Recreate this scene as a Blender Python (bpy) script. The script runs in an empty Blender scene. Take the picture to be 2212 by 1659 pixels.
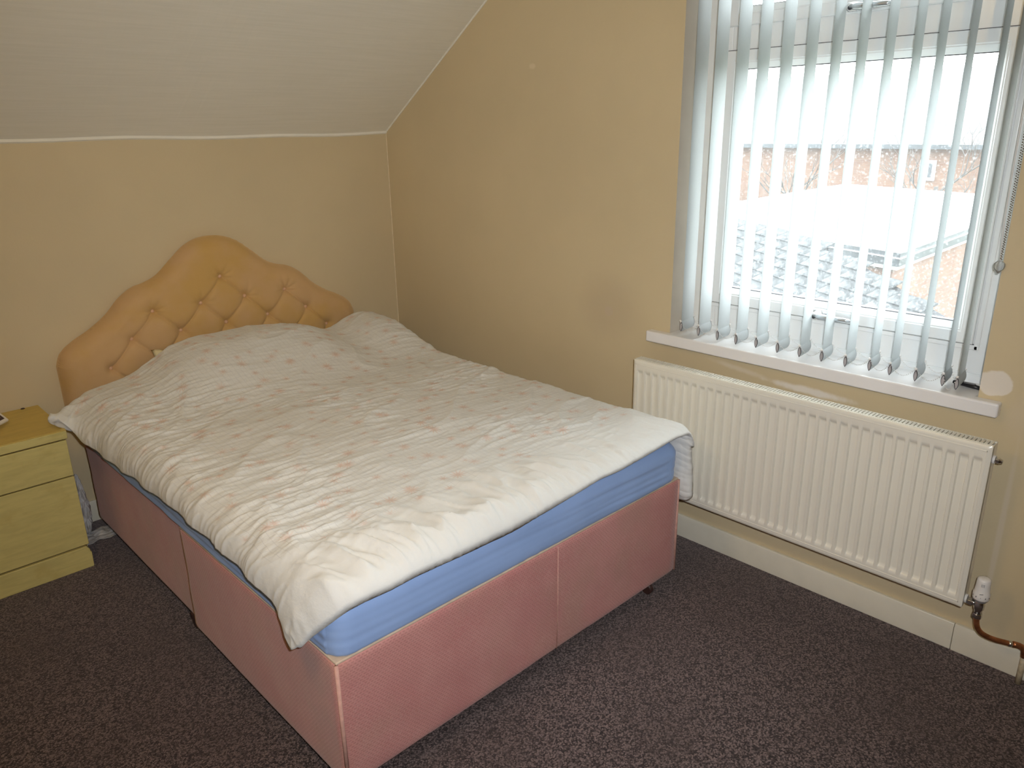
import bpy, bmesh, math, random
import numpy as np
from mathutils import Vector, Matrix

S = bpy.context.scene
C = S.collection
random.seed(7)

# ------------------------------------------------------------------ camera
IMG_W, IMG_H, F_PX = 2212, 1659, 1659.0
cd = bpy.data.cameras.new('camera'); cam = bpy.data.objects.new('camera', cd); C.objects.link(cam)
cd.sensor_fit = 'HORIZONTAL'; cd.sensor_width = 36.0; cd.lens = 36.0 * F_PX / IMG_W
cd.clip_start = 0.05; cd.clip_end = 400
_r = Vector((0.71994221, -0.69381321, -0.0175057)); _u = Vector((0.23417894, 0.21909961, 0.94718297))
_f = Vector((0.65333257, 0.68601646, -0.3202155))
_m = Matrix((_r, _u, -_f)).transposed().to_4x4(); _m.translation = Vector((-2.3555, -3.3549, 1.5656))
cam.matrix_world = _m
S.camera = cam

# ------------------------------------------------------------------ light and exposure
SKY = 11.0
S.cycles.max_bounces = 8; S.cycles.diffuse_bounces = 6; S.cycles.glossy_bounces = 3; S.cycles.transmission_bounces = 5; S.cycles.transparent_max_bounces = 8
S.cycles.caustics_reflective = False; S.cycles.caustics_refractive = False; S.cycles.use_adaptive_sampling = True; S.cycles.adaptive_threshold = 0.1; S.cycles.adaptive_min_samples = 16
wd = bpy.data.worlds.new('sky'); S.world = wd; wd.use_nodes = True
bg = wd.node_tree.nodes['Background']
bg.inputs['Color'].default_value = (0.90, 0.96, 1.0, 1); bg.inputs['Strength'].default_value = SKY   # even overcast sky

def light(name, kind, loc, energy, col=(1, 1, 1), **kw):
    d = bpy.data.lights.new(name, kind); d.energy = energy; d.color = col
    for k, v in kw.items(): setattr(d, k, v)
    o = bpy.data.objects.new(name, d); C.objects.link(o); o.location = loc
    return o
# portal in the window opening: guides sky samples, emits nothing of its own
p = light('window_portal', 'AREA', (0.23, -2.267, 1.50), 1.0, shape='RECTANGLE', size=1.06, size_y=1.42)
p.rotation_euler = (0, math.radians(90), 0); p.rotation_euler = (math.radians(90), 0, math.radians(90))
p.data.cycles.is_portal = True
# the photographer's flash beside the lens, and the room's dim warm ceiling bulb above the frame
fo = light('camera_flash', 'SPOT', (-2.31, -3.40, 1.63), 132.0, (0.98, 0.99, 1.0), shadow_soft_size=0.02, spot_size=math.radians(110), spot_blend=1.0)
fo.rotation_euler = _m.to_euler()
light('ceiling_bulb', 'POINT', (-2.35, -2.0, 2.22), 14.0, (1.0, 0.66, 0.25), shadow_soft_size=0.14)

vs = S.view_settings
vs.view_transform = 'Standard'; vs.look = 'None'; vs.gamma = 1.0; vs.use_curve_mapping = False
vs.exposure = 0.0

# ------------------------------------------------------------------ materials
def rgba(c): return (c[0], c[1], c[2], 1.0)
class N:
    """small node-graph helper"""
    def __init__(s, name):
        s.m = bpy.data.materials.new(name); s.m.use_nodes = True
        s.t = s.m.node_tree; s.b = s.t.nodes['Principled BSDF']; s.o = s.t.nodes['Material Output']
    def n(s, ty, **kw):
        nd = s.t.nodes.new(ty)
        for k, v in kw.items(): setattr(nd, k, v)
        return nd
    def l(s, a, b): s.t.links.new(a, b)
    def setin(s, sock, v):
        if hasattr(v, 'links'): s.l(v, sock)
        else: sock.default_value = v
    def math(s, op, a, b=None, c=None, clamp=False):
        nd = s.n('ShaderNodeMath', operation=op, use_clamp=clamp)
        s.setin(nd.inputs[0], a)
        if b is not None: s.setin(nd.inputs[1], b)
        if c is not None: s.setin(nd.inputs[2], c)
        return nd.outputs[0]
    def mix(s, fac, a, b, mode='MIX'):
        nd = s.n('ShaderNodeMix', data_type='RGBA', blend_type=mode)
        s.setin(nd.inputs[0], fac)
        s.setin(nd.inputs[6], rgba(a) if isinstance(a, tuple) else a)
        s.setin(nd.inputs[7], rgba(b) if isinstance(b, tuple) else b)
        return nd.outputs[2]
    def ramp(s, fac, lo, hi):
        nd = s.n('ShaderNodeMapRange'); nd.interpolation_type = 'SMOOTHSTEP'
        s.setin(nd.inputs[0], fac); nd.inputs[1].default_value = lo; nd.inputs[2].default_value = hi
        return nd.outputs[0]
    def coord(s, which='Object', scale=(1, 1, 1), rot=(0, 0, 0)):
        tc = s.n('ShaderNodeTexCoord'); mp = s.n('ShaderNodeMapping')
        mp.inputs['Scale'].default_value = scale; mp.inputs['Rotation'].default_value = rot
        s.l(tc.outputs[which], mp.inputs[0]); return mp.outputs[0]
    def noise(s, co, scale, detail=4, rough=0.55, dist=0.0):
        nd = s.n('ShaderNodeTexNoise'); nd.inputs['Scale'].default_value = scale
        nd.inputs['Detail'].default_value = detail; nd.inputs['Roughness'].default_value = rough
        nd.inputs['Distortion'].default_value = dist
        s.l(co, nd.inputs['Vector']); return nd.outputs['Fac']
    def bump(s, h, strength, dist=0.01):
        nd = s.n('ShaderNodeBump'); nd.inputs['Strength'].default_value = strength
        nd.inputs['Distance'].default_value = dist; s.l(h, nd.inputs['Height'])
        s.l(nd.outputs[0], s.b.inputs['Normal']); return nd
    def base(s, v): s.setin(s.b.inputs['Base Color'], rgba(v) if isinstance(v, tuple) else v)
    def rough(s, v): s.setin(s.b.inputs['Roughness'], v)

def simple(name, col, rough=0.55, metal=0.0, var=0.08, vscale=30, bump=0.0, bscale=200, spec=0.5, sheen=0.0):
    g = N(name); co = g.coord('Object')
    n = g.noise(co, vscale, 5)
    lo = tuple(c * (1 - var) for c in col); hi = tuple(min(1, c * (1 + var)) for c in col)
    g.base(g.mix(g.ramp(n, 0.3, 0.7), lo, hi)); g.rough(rough)
    g.b.inputs['Metallic'].default_value = metal; g.b.inputs['Specular IOR Level'].default_value = spec
    if sheen: g.b.inputs['Sheen Weight'].default_value = sheen
    if bump: g.bump(g.noise(co, bscale, 3), bump, 0.003)
    return g.m

M = {}
def wall_mat(name, col):
    g = N(name); co = g.coord('Object')
    n1 = g.noise(co, 1.6, 4); n2 = g.noise(co, 45, 4)
    c = g.mix(g.ramp(n1, 0.3, 0.7), tuple(x * 0.965 for x in col), tuple(x * 1.03 for x in col))
    g.base(c); g.rough(0.62); g.b.inputs['Specular IOR Level'].default_value = 0.25
    g.bump(g.noise(co, 130, 4, 0.6), 0.10, 0.004)
    return g, c, co
WALLC = (0.645, 0.540, 0.350)
g, c, co = wall_mat('beige_wall_paint', WALLC); M['wall'] = g.m
# window wall: the same paint with filler patches, scuffs and an old pipe mark (real marks on the plaster)
g, c, co = wall_mat('beige_wall_paint_marked', WALLC)
sep = g.n('ShaderNodeSeparateXYZ'); g.l(co, sep.inputs[0])
wob = g.noise(co, 28, 3); wobb = g.math('MULTIPLY', g.math('SUBTRACT', wob, 0.5), 0.9)
def blob(cy, cz, ry, rz, wv=0.5, soft=0.25, rot=0.0):
    dy = g.math('SUBTRACT', sep.outputs[1], cy); dz = g.math('SUBTRACT', sep.outputs[2], cz)
    if rot:
        a, b = math.cos(rot), math.sin(rot)
        dy, dz = g.math('ADD', g.math('MULTIPLY', dy, a), g.math('MULTIPLY', dz, b)), g.math('SUBTRACT', g.math('MULTIPLY', dz, a), g.math('MULTIPLY', dy, b))
    dy = g.math('DIVIDE', dy, ry); dz = g.math('DIVIDE', dz, rz)
    d = g.math('SQRT', g.math('ADD', g.math('MULTIPLY', dy, dy), g.math('MULTIPLY', dz, dz)))
    d = g.math('ADD', d, g.math('MULTIPLY', wobb, wv))
    return g.math('SUBTRACT', 1.0, g.ramp(d, 1.0 - soft, 1.0 + soft))
c = g.mix(g.math('MULTIPLY', blob(-1.448, 0.868, 0.12, 0.11, 0.25, 0.65), 0.20), c, (0.38, 0.29, 0.225))
c = g.mix(g.math('MULTIPLY', blob(-1.451, 0.851, 0.021, 0.020, 0.1, 0.15), 0.35), c, (0.60, 0.49, 0.40))
c = g.mix(g.math('MULTIPLY', blob(-1.033, 1.784, 0.017, 0.010, 0.5, 0.4), 0.75), c, (0.74, 0.63, 0.46))
c = g.mix(blob(-2.822, 0.862, 0.047, 0.036, 0.55, 0.08), c, (0.78, 0.72, 0.63))
c = g.mix(g.math('MULTIPLY', blob(-2.30, 0.715, 0.13, 0.011, 1.4, 0.5, 0.03), 0.85), c, (0.86, 0.82, 0.76))
c = g.mix(g.math('MULTIPLY', blob(-2.05, 0.735, 0.10, 0.008, 1.4, 0.7, 0.1), 0.45), c, (0.80, 0.74, 0.66))
c = g.mix(g.math('MULTIPLY', blob(-2.906, 0.42, 0.0075, 0.24, 0.3, 0.5), 0.7), c, (0.72, 0.62, 0.48))
c = g.mix(g.math('MULTIPLY', blob(-2.90, 0.775, 0.03, 0.05, 0.8, 0.7), 0.35), c, (0.70, 0.60, 0.46))
g.base(c); M['wall_marked'] = g.m

g = N('streaked_ceiling_paint'); co = g.coord('Object', (1.3, 30, 30)); n = g.noise(co, 3.0, 5, 0.6); co2 = g.coord('Object')
g.base(g.mix(g.ramp(n, 0.25, 0.75), (0.83, 0.81, 0.72), (0.875, 0.85, 0.765))); g.rough(0.6); g.b.inputs['Specular IOR Level'].default_value = 0.25
g.bump(n, 0.16, 0.006); M['ceiling'] = g.m

g = N('brown_twist_carpet'); co = g.coord('Object')
n1 = g.noise(co, 150, 3, 0.7); n2 = g.noise(co, 3.0, 4); v = g.n('ShaderNodeTexVoronoi'); v.inputs['Scale'].default_value = 235; g.l(co, v.inputs['Vector'])
sc_ = g.n('ShaderNodeSeparateColor'); g.l(v.outputs['Color'], sc_.inputs[0])
tuft = g.math('ADD', g.math('MULTIPLY', sc_.outputs[0], 0.55), g.math('MULTIPLY', n1, 0.55))
c = g.mix(g.ramp(tuft, 0.34, 0.80), (0.014, 0.0092, 0.0085), (0.190, 0.138, 0.130))
c = g.mix(g.math('MULTIPLY', g.ramp(v.outputs['Distance'], 0.35, 0.9), 0.6), c, (0.016, 0.010, 0.010))
c = g.mix(g.math('MULTIPLY', g.ramp(n2, 0.4, 0.7), 0.35), c, (0.05, 0.034, 0.029))
g.base(c); g.rough(0.95); g.b.inputs['Specular IOR Level'].default_value = 0.1
g.b.inputs['Sheen Weight'].default_value = 0.6; g.b.inputs['Sheen Tint'].default_value = (0.66, 0.60, 0.62, 1)
g.bump(g.math('ADD', tuft, g.math('MULTIPLY', v.outputs['Distance'], -0.6)), 0.35, 0.004); M['carpet'] = g.m

M['gloss_white'] = simple('cream_white_gloss_paint', (0.74, 0.71, 0.60), 0.3, var=0.04, vscale=8)
M['sill'] = simple('white_sill_board', (0.84, 0.83, 0.83), 0.28, var=0.02, vscale=6)
M['upvc'] = simple('white_upvc', (0.80, 0.82, 0.83), 0.22, var=0.015, vscale=4)
M['gasket'] = simple('dark_rubber_gasket', (0.035, 0.035, 0.04), 0.6)
M['rad'] = simple('radiator_cream_enamel', (0.80, 0.775, 0.69), 0.24, var=0.015, vscale=3)
M['rad_inner'] = simple('radiator_fin_metal', (0.45, 0.43, 0.38), 0.45)
M['chrome'] = simple('chrome', (0.72, 0.72, 0.72), 0.16, metal=1.0, var=0.05)
M['handle'] = simple('satin_handle_metal', (0.62, 0.64, 0.66), 0.2, metal=0.75, var=0.05)
M['white_plastic'] = simple('white_plastic', (0.78, 0.76, 0.74), 0.35, var=0.02)
M['black'] = simple('black_plastic', (0.015, 0.015, 0.017), 0.4)
M['grey_plastic'] = simple('grey_plastic', (0.16, 0.16, 0.17), 0.4)
M['weight_light'] = simple('pale_grey_weight', (0.42, 0.40, 0.41), 0.5)
M['weight_dark'] = simple('dark_weight_rim', (0.07, 0.065, 0.07), 0.5)
M['copper'] = simple('aged_copper', (0.42, 0.17, 0.075), 0.38, metal=0.85, var=0.35, vscale=40)
M['pipe_paint'] = simple('paint_splashed_pipe', (0.50, 0.43, 0.30), 0.5, var=0.25, vscale=60)
M['castor'] = simple('castor_brown_plastic', (0.05, 0.022, 0.018), 0.45)
M['cream_tick'] = simple('cream_ticking', (0.58, 0.45, 0.34), 0.9, var=0.10, vscale=25, bump=0.3, bscale=400)

# vane fabric: woven white cloth that lets daylight through
g = N('white_blind_fabric'); co = g.coord('Object', (1, 1, 0.4))
n = g.noise(co, 420, 2); cc = g.mix(n, (0.60, 0.635, 0.64), (0.66, 0.69, 0.695))
df = g.n('ShaderNodeBsdfDiffuse'); tl = g.n('ShaderNodeBsdfTranslucent'); g.l(cc, df.inputs[0]); g.l(cc, tl.inputs[0])
mx = g.n('ShaderNodeMixShader'); mx.inputs[0].default_value = 0.20; g.l(df.outputs[0], mx.inputs[1]); g.l(tl.outputs[0], mx.inputs[2])
g.l(mx.outputs[0], g.o.inputs[0]); M['vane'] = g.m

# rain-wet glass: mostly clear, with drops; a milky veil put in as glare washes out the view
g = N('rain_wet_glass'); co = g.coord('Object')
v = g.n('ShaderNodeTexVoronoi'); v.inputs['Scale'].default_value = 95; g.l(co, v.inputs['Vector'])
v2 = g.n('ShaderNodeTexVoronoi'); v2.inputs['Scale'].default_value = 45; g.l(co, v2.inputs['Vector'])
drop = g.math('MAXIMUM', g.math('SUBTRACT', 1.0, g.ramp(v.outputs['Distance'], 0.12, 0.34)), g.math('SUBTRACT', 1.0, g.ramp(v2.outputs['Distance'], 0.10, 0.26)))
drops_veil = g.math('MULTIPLY_ADD', drop, 0.07, g.math('MULTIPLY_ADD', g.noise(co, 7, 4), 0.025, 0.020))
tr = g.n('ShaderNodeBsdfTransparent'); tr.inputs[0].default_value = (0.97, 0.985, 0.98, 1)
tl = g.n('ShaderNodeBsdfTranslucent'); tl.inputs[0].default_value = (0.9, 0.93, 0.95, 1)
gl = g.n('ShaderNodeBsdfGlossy'); gl.inputs['Roughness'].default_value = 0.03
mx = g.n('ShaderNodeMixShader'); g.l(drops_veil, mx.inputs[0]); g.l(tr.outputs[0], mx.inputs[1]); g.l(tl.outputs[0], mx.inputs[2])
mx2 = g.n('ShaderNodeMixShader'); mx2.inputs[0].default_value = 0.03; g.l(mx.outputs[0], mx2.inputs[1]); g.l(gl.outputs[0], mx2.inputs[2])
g.l(mx2.outputs[0], g.o.inputs[0]); M['glass'] = g.m
M['clear_plastic'] = simple('clear_plastic', (0.8, 0.82, 0.82), 0.1)
M['clear_plastic'].node_tree.nodes['Principled BSDF'].inputs['Transmission Weight'].default_value = 0.75

# pink woven divan fabric: rows of short woven dashes, faded blotches
g = N('pink_woven_divan_fabric')
co = g.coord('UV'); sp = g.n('ShaderNodeSeparateXYZ'); g.l(co, sp.inputs[0])
row = g.math('MULTIPLY', sp.outputs[1], 150.0); ri = g.math('FLOOR', row)
uu = g.math('ADD', g.math('MULTIPLY', sp.outputs[0], 85.0), g.math('MULTIPLY', g.math('MODULO', ri, 2.0), 0.5))
fu = g.math('FRACT', uu); fv = g.math('FRACT', row)
dash = g.math('MULTIPLY', g.math('LESS_THAN', fu, 0.62), g.math('LESS_THAN', fv, 0.48))
oc = g.coord('Object'); n1 = g.noise(oc, 5.5, 5, 0.6); n2 = g.noise(oc, 260, 2)
c = g.mix(g.ramp(n1, 0.3, 0.72), (0.500, 0.198, 0.186), (0.560, 0.258, 0.232))
c = g.mix(g.math('MULTIPLY', g.ramp(g.noise(oc, 4.1, 4, 0.6), 0.45, 0.70), 0.7), c, (0.44, 0.235, 0.185))
c = g.mix(g.math('MULTIPLY', dash, 0.55), c, (0.34, 0.14, 0.125))
c = g.mix(g.math('MULTIPLY', g.ramp(n2, 0.4, 0.7), 0.2), c, (0.68, 0.43, 0.38))
g.base(c); g.rough(0.85); g.b.inputs['Sheen Weight'].default_value = 0.25; g.b.inputs['Specular IOR Level'].default_value = 0.15
g.bump(g.math('SUBTRACT', n2, dash), 0.25, 0.002); M['pink'] = g.m
M['pink_piping'] = simple('faded_pink_piping', (0.60, 0.34, 0.28), 0.9, var=0.12, vscale=40)

g = N('golden_velour'); co = g.coord('Object'); n1 = g.noise(co, 4.5, 4, 0.6); n2 = g.noise(co, 300, 2)
c = g.mix(g.ramp(n1, 0.35, 0.72), (0.60, 0.385, 0.190), (0.57, 0.355, 0.115))
c = g.mix(g.math('MULTIPLY', n2, 0.12), c, (0.74, 0.52, 0.30))
g.base(c); g.rough(0.75); g.b.inputs['Sheen Weight'].default_value = 0.45; g.b.inputs['Sheen Tint'].default_value = (1, 0.82, 0.5, 1)
g.b.inputs['Specular IOR Level'].default_value = 0.15; g.bump(n2, 0.12, 0.002); M['velour'] = g.m
M['velour_button'] = simple('pinkish_velour_button', (0.68, 0.43, 0.27), 0.7, var=0.06)

g = N('blue_cotton_sheet'); co = g.coord('Object'); n1 = g.noise(co, 6, 4); n2 = g.noise(co, 500, 2)
g.base(g.mix(g.ramp(n1, 0.3, 0.7), (0.275, 0.405, 0.70), (0.30, 0.435, 0.74))); g.rough(0.8); g.b.inputs['Specular IOR Level'].default_value = 0.2
g.b.inputs['Sheen Weight'].default_value = 0.15; g.bump(n2, 0.1, 0.001); M['blue'] = g.m

# duvet cover: white cotton, fine grey check, scattered faded daisies, plain border
g = N('white_daisy_cotton'); co = g.coord('UV'); sp = g.n('ShaderNodeSeparateXYZ'); g.l(co, sp.inputs[0])
U, V = sp.outputs[0], sp.outputs[1]
gu = g.math('LESS_THAN', g.math('FRACT', g.math('MULTIPLY', U, 54.0)), 0.07)
gv = g.math('LESS_THAN', g.math('FRACT', g.math('MULTIPLY', V, 54.0)), 0.07)
grid = g.math('MAXIMUM', gu, gv)
inner = g.math('MULTIPLY', g.ramp(V, 0.20, 0.23), g.ramp(U, 0.06, 0.08))
def daisies(scale, seed_off, size, petals):
    mp = g.n('ShaderNodeMapping'); g.l(co, mp.inputs[0]); mp.inputs['Location'].default_value = (seed_off, seed_off * 0.37, 0); mp.inputs['Scale'].default_value = (scale, scale, scale)
    vo = g.n('ShaderNodeTexVoronoi', voronoi_dimensions='2D'); vo.inputs['Scale'].default_value = 1.0; vo.inputs['Randomness'].default_value = 0.75; g.l(mp.outputs[0], vo.inputs['Vector'])
    sb = g.n('ShaderNodeVectorMath', operation='SUBTRACT'); g.l(mp.outputs[0], sb.inputs[0]); g.l(vo.outputs['Position'], sb.inputs[1])
    s2 = g.n('ShaderNodeSeparateXYZ'); g.l(sb.outputs[0], s2.inputs[0])
    th = g.math('ARCTAN2', s2.outputs[1], s2.outputs[0])
    pet = g.math('MULTIPLY_ADD', g.math('COSINE', g.math('MULTIPLY', th, float(petals))), 0.26, 0.74)
    lim = g.math('MULTIPLY', pet, size)
    fl = g.math('SUBTRACT', 1.0, g.ramp(g.math('DIVIDE', vo.outputs['Distance'], lim), 0.35, 1.05))
    core = g.math('LESS_THAN', vo.outputs['Distance'], size * 0.22)
    return fl, core
f1, k1 = daisies(7.8, 0.3, 0.25, 11); f2, k2 = daisies(9.4, 3.7, 0.21, 9)
oc = g.coord('Object'); nf = g.noise(oc, 9, 3); fade = g.ramp(nf, 0.30, 0.65)
c = g.mix(g.noise(oc, 3, 3), (0.705, 0.705, 0.680), (0.75, 0.75, 0.73))
c = g.mix(g.math('MULTIPLY', g.math('MULTIPLY', grid, inner), 0.34), c, (0.45, 0.45, 0.47))
c = g.mix(g.math('MULTIPLY', g.math('MULTIPLY', g.math('MAXIMUM', f1, f2), inner), g.math('MULTIPLY_ADD', fade, 0.36, 0.24)), c, (0.66, 0.46, 0.37))
c = g.mix(g.math('MULTIPLY', g.math('MULTIPLY', g.math('MAXIMUM', k1, k2), inner), 0.22), c, (0.56, 0.34, 0.25))
g.base(c); g.rough(0.85); g.b.inputs['Specular IOR Level'].default_value = 0.2; g.b.inputs['Sheen Weight'].default_value = 0.12
g.bump(g.noise(oc, 55, 4, 0.6), 0.25, 0.006); M['duvet'] = g.m
M['pillow'] = simple('pale_yellow_cotton', (0.68, 0.60, 0.36), 0.85, var=0.05, vscale=10, bump=0.2, bscale=60)
M['pillow_white'] = simple('white_cotton', (0.76, 0.74, 0.70), 0.85, var=0.04, vscale=10, bump=0.2, bscale=60)

def yellow_wood(name, col, dark):
    g = N(name); co = g.coord('Object', (2.0, 12, 12)); n = g.noise(co, 5, 5, 0.6, 0.6); oc = g.coord('Object'); n2 = g.noise(oc, 14, 4)
    c = g.mix(g.ramp(n, 0.3, 0.75), col, tuple(x * 0.86 for x in col)); c = g.mix(g.math('MULTIPLY', g.ramp(n2, 0.55, 0.75), 0.4), c, dark)
    g.base(c); g.rough(0.5); g.bump(n, 0.08, 0.003); return g.m
M['yellow'] = yellow_wood('pale_yellow_painted_wood', (0.69, 0.60, 0.235), (0.53, 0.42, 0.13))
M['yellow_top'] = yellow_wood('ochre_painted_top', (0.62, 0.46, 0.12), (0.46, 0.32, 0.07))
M['gap_brown'] = simple('brown_gap_shadow_line', (0.13, 0.075, 0.02), 0.8)
g = N('thin_white_polythene'); oc = g.coord('Object'); g.base((0.72, 0.71, 0.70)); g.rough(0.3); g.b.inputs['Transmission Weight'].default_value = 0.25; g.bump(g.noise(oc, 60, 4), 0.5, 0.01); M['bag'] = g.m
M['frame_white'] = simple('white_moulding', (0.74, 0.70, 0.62), 0.4)
M['print_dark'] = simple('dark_brown_print', (0.055, 0.03, 0.028), 0.4)
M['print_mid'] = simple('mauve_brown_print', (0.20, 0.14, 0.14), 0.4)

# outside
g = N('orange_brickwork'); co = g.coord('UV'); br = g.n('ShaderNodeTexBrick'); g.l(co, br.inputs['Vector']); br.inputs['Scale'].default_value = 1.0
br.inputs['Brick Width'].default_value = 0.225; br.inputs['Row Height'].default_value = 0.075; br.inputs['Mortar Size'].default_value = 0.010
br.inputs['Color1'].default_value = (0.150, 0.082, 0.050, 1); br.inputs['Color2'].default_value = (0.125, 0.062, 0.038, 1); br.inputs['Mortar'].default_value = (0.135, 0.088, 0.062, 1)
g.base(br.outputs[0]); g.rough(0.9); g.bump(br.outputs[1], 0.3, 0.01); M['brick'] = g.m
M['roof_tile'] = simple('wet_grey_concrete_tile', (0.050, 0.052, 0.053), 0.8, var=0.5, vscale=14, bump=0.5, bscale=60, spec=0.08)
M['roof_under'] = simple('dark_roof_underlay', (0.02, 0.02, 0.021), 0.8)
M['flat_roof'] = simple('pale_roofing_felt', (0.62, 0.62, 0.61), 0.7, var=0.12, vscale=3)
M['fascia_dark'] = simple('dark_fascia', (0.028, 0.032, 0.036), 0.4)
M['out_white'] = simple('white_painted_trim', (0.6, 0.6, 0.6), 0.5)
M['far_roof'] = simple('far_slate_roof', (0.058, 0.055, 0.055), 0.6, var=0.35, vscale=5)
M['bark'] = simple('dark_bark', (0.055, 0.048, 0.042), 0.9, var=0.3)
M['grass'] = simple('winter_grass', (0.07, 0.085, 0.045), 0.95, var=0.4, vscale=3)
M['far_pane'] = simple('far_window_pane', (0.06, 0.065, 0.07), 0.7, spec=0.1)
M['hedge'] = simple('grey_green_hedge', (0.07, 0.075, 0.05), 0.9, var=0.5, vscale=20)

# ------------------------------------------------------------------ mesh helpers
class MB:
    def __init__(s): s.v = []; s.f = []
    def add(s, vs, fs):
        o = len(s.v); s.v += [tuple(v) for v in vs]; s.f += [tuple(i + o for i in f) for f in fs]; return s
    def box(s, x0, x1, y0, y1, z0, z1):
        return s.add([(x0, y0, z0), (x1, y0, z0), (x1, y1, z0), (x0, y1, z0), (x0, y0, z1), (x1, y0, z1), (x1, y1, z1), (x0, y1, z1)],
                     [(0, 3, 2, 1), (4, 5, 6, 7), (0, 1, 5, 4), (1, 2, 6, 5), (2, 3, 7, 6), (3, 0, 4, 7)])
    def prism(s, poly, a, b, axis='z'):
        n = len(poly)
        def P(p, h):
            return (p[0], p[1], h) if axis == 'z' else ((h, p[0], p[1]) if axis == 'x' else (p[0], h, p[1]))
        vs = [P(p, a) for p in poly] + [P(p, b) for p in poly]
        fs = [tuple(range(n - 1, -1, -1)), tuple(range(n, 2 * n))] + [(i, (i + 1) % n, n + (i + 1) % n, n + i) for i in range(n)]
        return s.add(vs, fs)
    def tube(s, pts, r, n=12, closed=False, cap=True):
        pts = [Vector(p) for p in pts]; rs = r if isinstance(r, (list, tuple)) else [r] * len(pts)
        prev = None; vs = []; fs = []
        for i, p_ in enumerate(pts):
            a = pts[max(i - 1, 0)]; b = pts[min(i + 1, len(pts) - 1)]; t = (b - a).normalized()
            if prev is None:
                ref = Vector((0, 0, 1)) if abs(t.z) < 0.9 else Vector((1, 0, 0)); x = t.cross(ref).normalized()
            else: x = (prev - t * prev.dot(t)).normalized()
            prev = x; y = t.cross(x)
            for k in range(n):
                an = 2 * math.pi * k / n; vs.append(p_ + (x * math.cos(an) + y * math.sin(an)) * rs[i])
        for i in range(len(pts) - 1):
            for k in range(n): fs.append((i * n + k, i * n + (k + 1) % n, (i + 1) * n + (k + 1) % n, (i + 1) * n + k))
        if cap: fs.append(tuple(range(n - 1, -1, -1))); fs.append(tuple((len(pts) - 1) * n + k for k in range(n)))
        return s.add(vs, fs)
    def lathe(s, prof, origin=(0, 0, 0), axis='z', n=28):
        """prof: list of (radius, height)"""
        vs = []; fs = []; ox, oy, oz = origin
        for r, h in prof:
            for k in range(n):
                a = 2 * math.pi * k / n; c_, s_ = r * math.cos(a), r * math.sin(a)
                vs.append({'z': (ox + c_, oy + s_, oz + h), 'y': (ox + s_, oy + h, oz + c_), 'x': (ox + h, oy + c_, oz + s_)}[axis])
        for i in range(len(prof) - 1):
            for k in range(n): fs.append((i * n + k, i * n + (k + 1) % n, (i + 1) * n + (k + 1) % n, (i + 1) * n + k))
        fs.append(tuple(range(n - 1, -1, -1))); fs.append(tuple((len(prof) - 1) * n + k for k in range(n)))
        return s.add(vs, fs)
    def mesh(s, name): 
        me = bpy.data.meshes.new(name); me.from_pydata(s.v, [], s.f)
        bm = bmesh.new(); bm.from_mesh(me); bmesh.ops.recalc_face_normals(bm, faces=bm.faces); bm.to_mesh(me); bm.free()
        return me

def link(name, me, mat, parent=None, smooth=False, bevel=0.0, segs=3, angle=35):
    o = bpy.data.objects.new(name, me); C.objects.link(o)
    if mat is not None and not me.materials: me.materials.append(M[mat] if isinstance(mat, str) else mat)
    if parent is not None: o.parent = parent
    if bevel:
        b = o.modifiers.new('bevel', 'BEVEL'); b.width = bevel; b.segments = segs; b.limit_method = 'ANGLE'; b.angle_limit = math.radians(angle)
    if smooth: me.shade_smooth()
    if bevel and not smooth:
        me.shade_smooth(); me.set_sharp_from_angle(angle=math.radians(40)) if hasattr(me, 'set_sharp_from_angle') else None
    return o
def B(name, mb, mat, parent=None, **kw): return link(name, mb.mesh(name), mat, parent, **kw)
def tag(o, label=None, cat=None, group=None, kind=None):
    if label: o['label'] = label
    if cat: o['category'] = cat
    if group: o['group'] = group
    if kind: o['kind'] = kind
    return o
def thing(name, label, cat, loc=(0, 0, 0), group=None):
    o = bpy.data.objects.new(name, None); C.objects.link(o); o.location = loc; o.empty_display_size = 0.1
    return tag(o, label, cat, group)
def struct(o): o['kind'] = 'structure'; return o
def box_uv(me):
    """metric box-projected UVs"""
    uv = me.uv_layers.new(name='UVMap')
    for pl in me.polygons:
        n = pl.normal; ax = max(range(3), key=lambda i: abs(n[i]))
        for li in pl.loop_indices:
            co_ = me.vertices[me.loops[li].vertex_index].co
            if ax == 0: t = (co_.y, co_.z)
            elif ax == 1: t = (co_.x, co_.z)
            else: t = (co_.x, co_.y)
            uv.data[li].uv = t

# numpy gradient noise
def perlin(x, y, seed=0):
    rng = np.random.RandomState(seed); pm = rng.permutation(256); pm = np.concatenate([pm, pm, pm]); ang = rng.rand(256) * 2 * np.pi
    xi = np.floor(x).astype(int); yi = np.floor(y).astype(int); xf = x - xi; yf = y - yi; xi &= 255; yi &= 255
    def gr(ix, iy, dx, dy): a = ang[pm[pm[ix] + iy]]; return np.cos(a) * dx + np.sin(a) * dy
    u = xf ** 3 * (xf * (xf * 6 - 15) + 10); w = yf ** 3 * (yf * (yf * 6 - 15) + 10)
    a = gr(xi, yi, xf, yf); b = gr(xi + 1, yi, xf - 1, yf); c_ = gr(xi, yi + 1, xf, yf - 1); d = gr(xi + 1, yi + 1, xf - 1, yf - 1)
    return (a + u * (b - a)) * (1 - w) + (c_ + u * (d - c_)) * w
def sstep(a, b, x): t = np.clip((x - a) / (b - a), 0, 1); return t * t * (3 - 2 * t)
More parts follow.
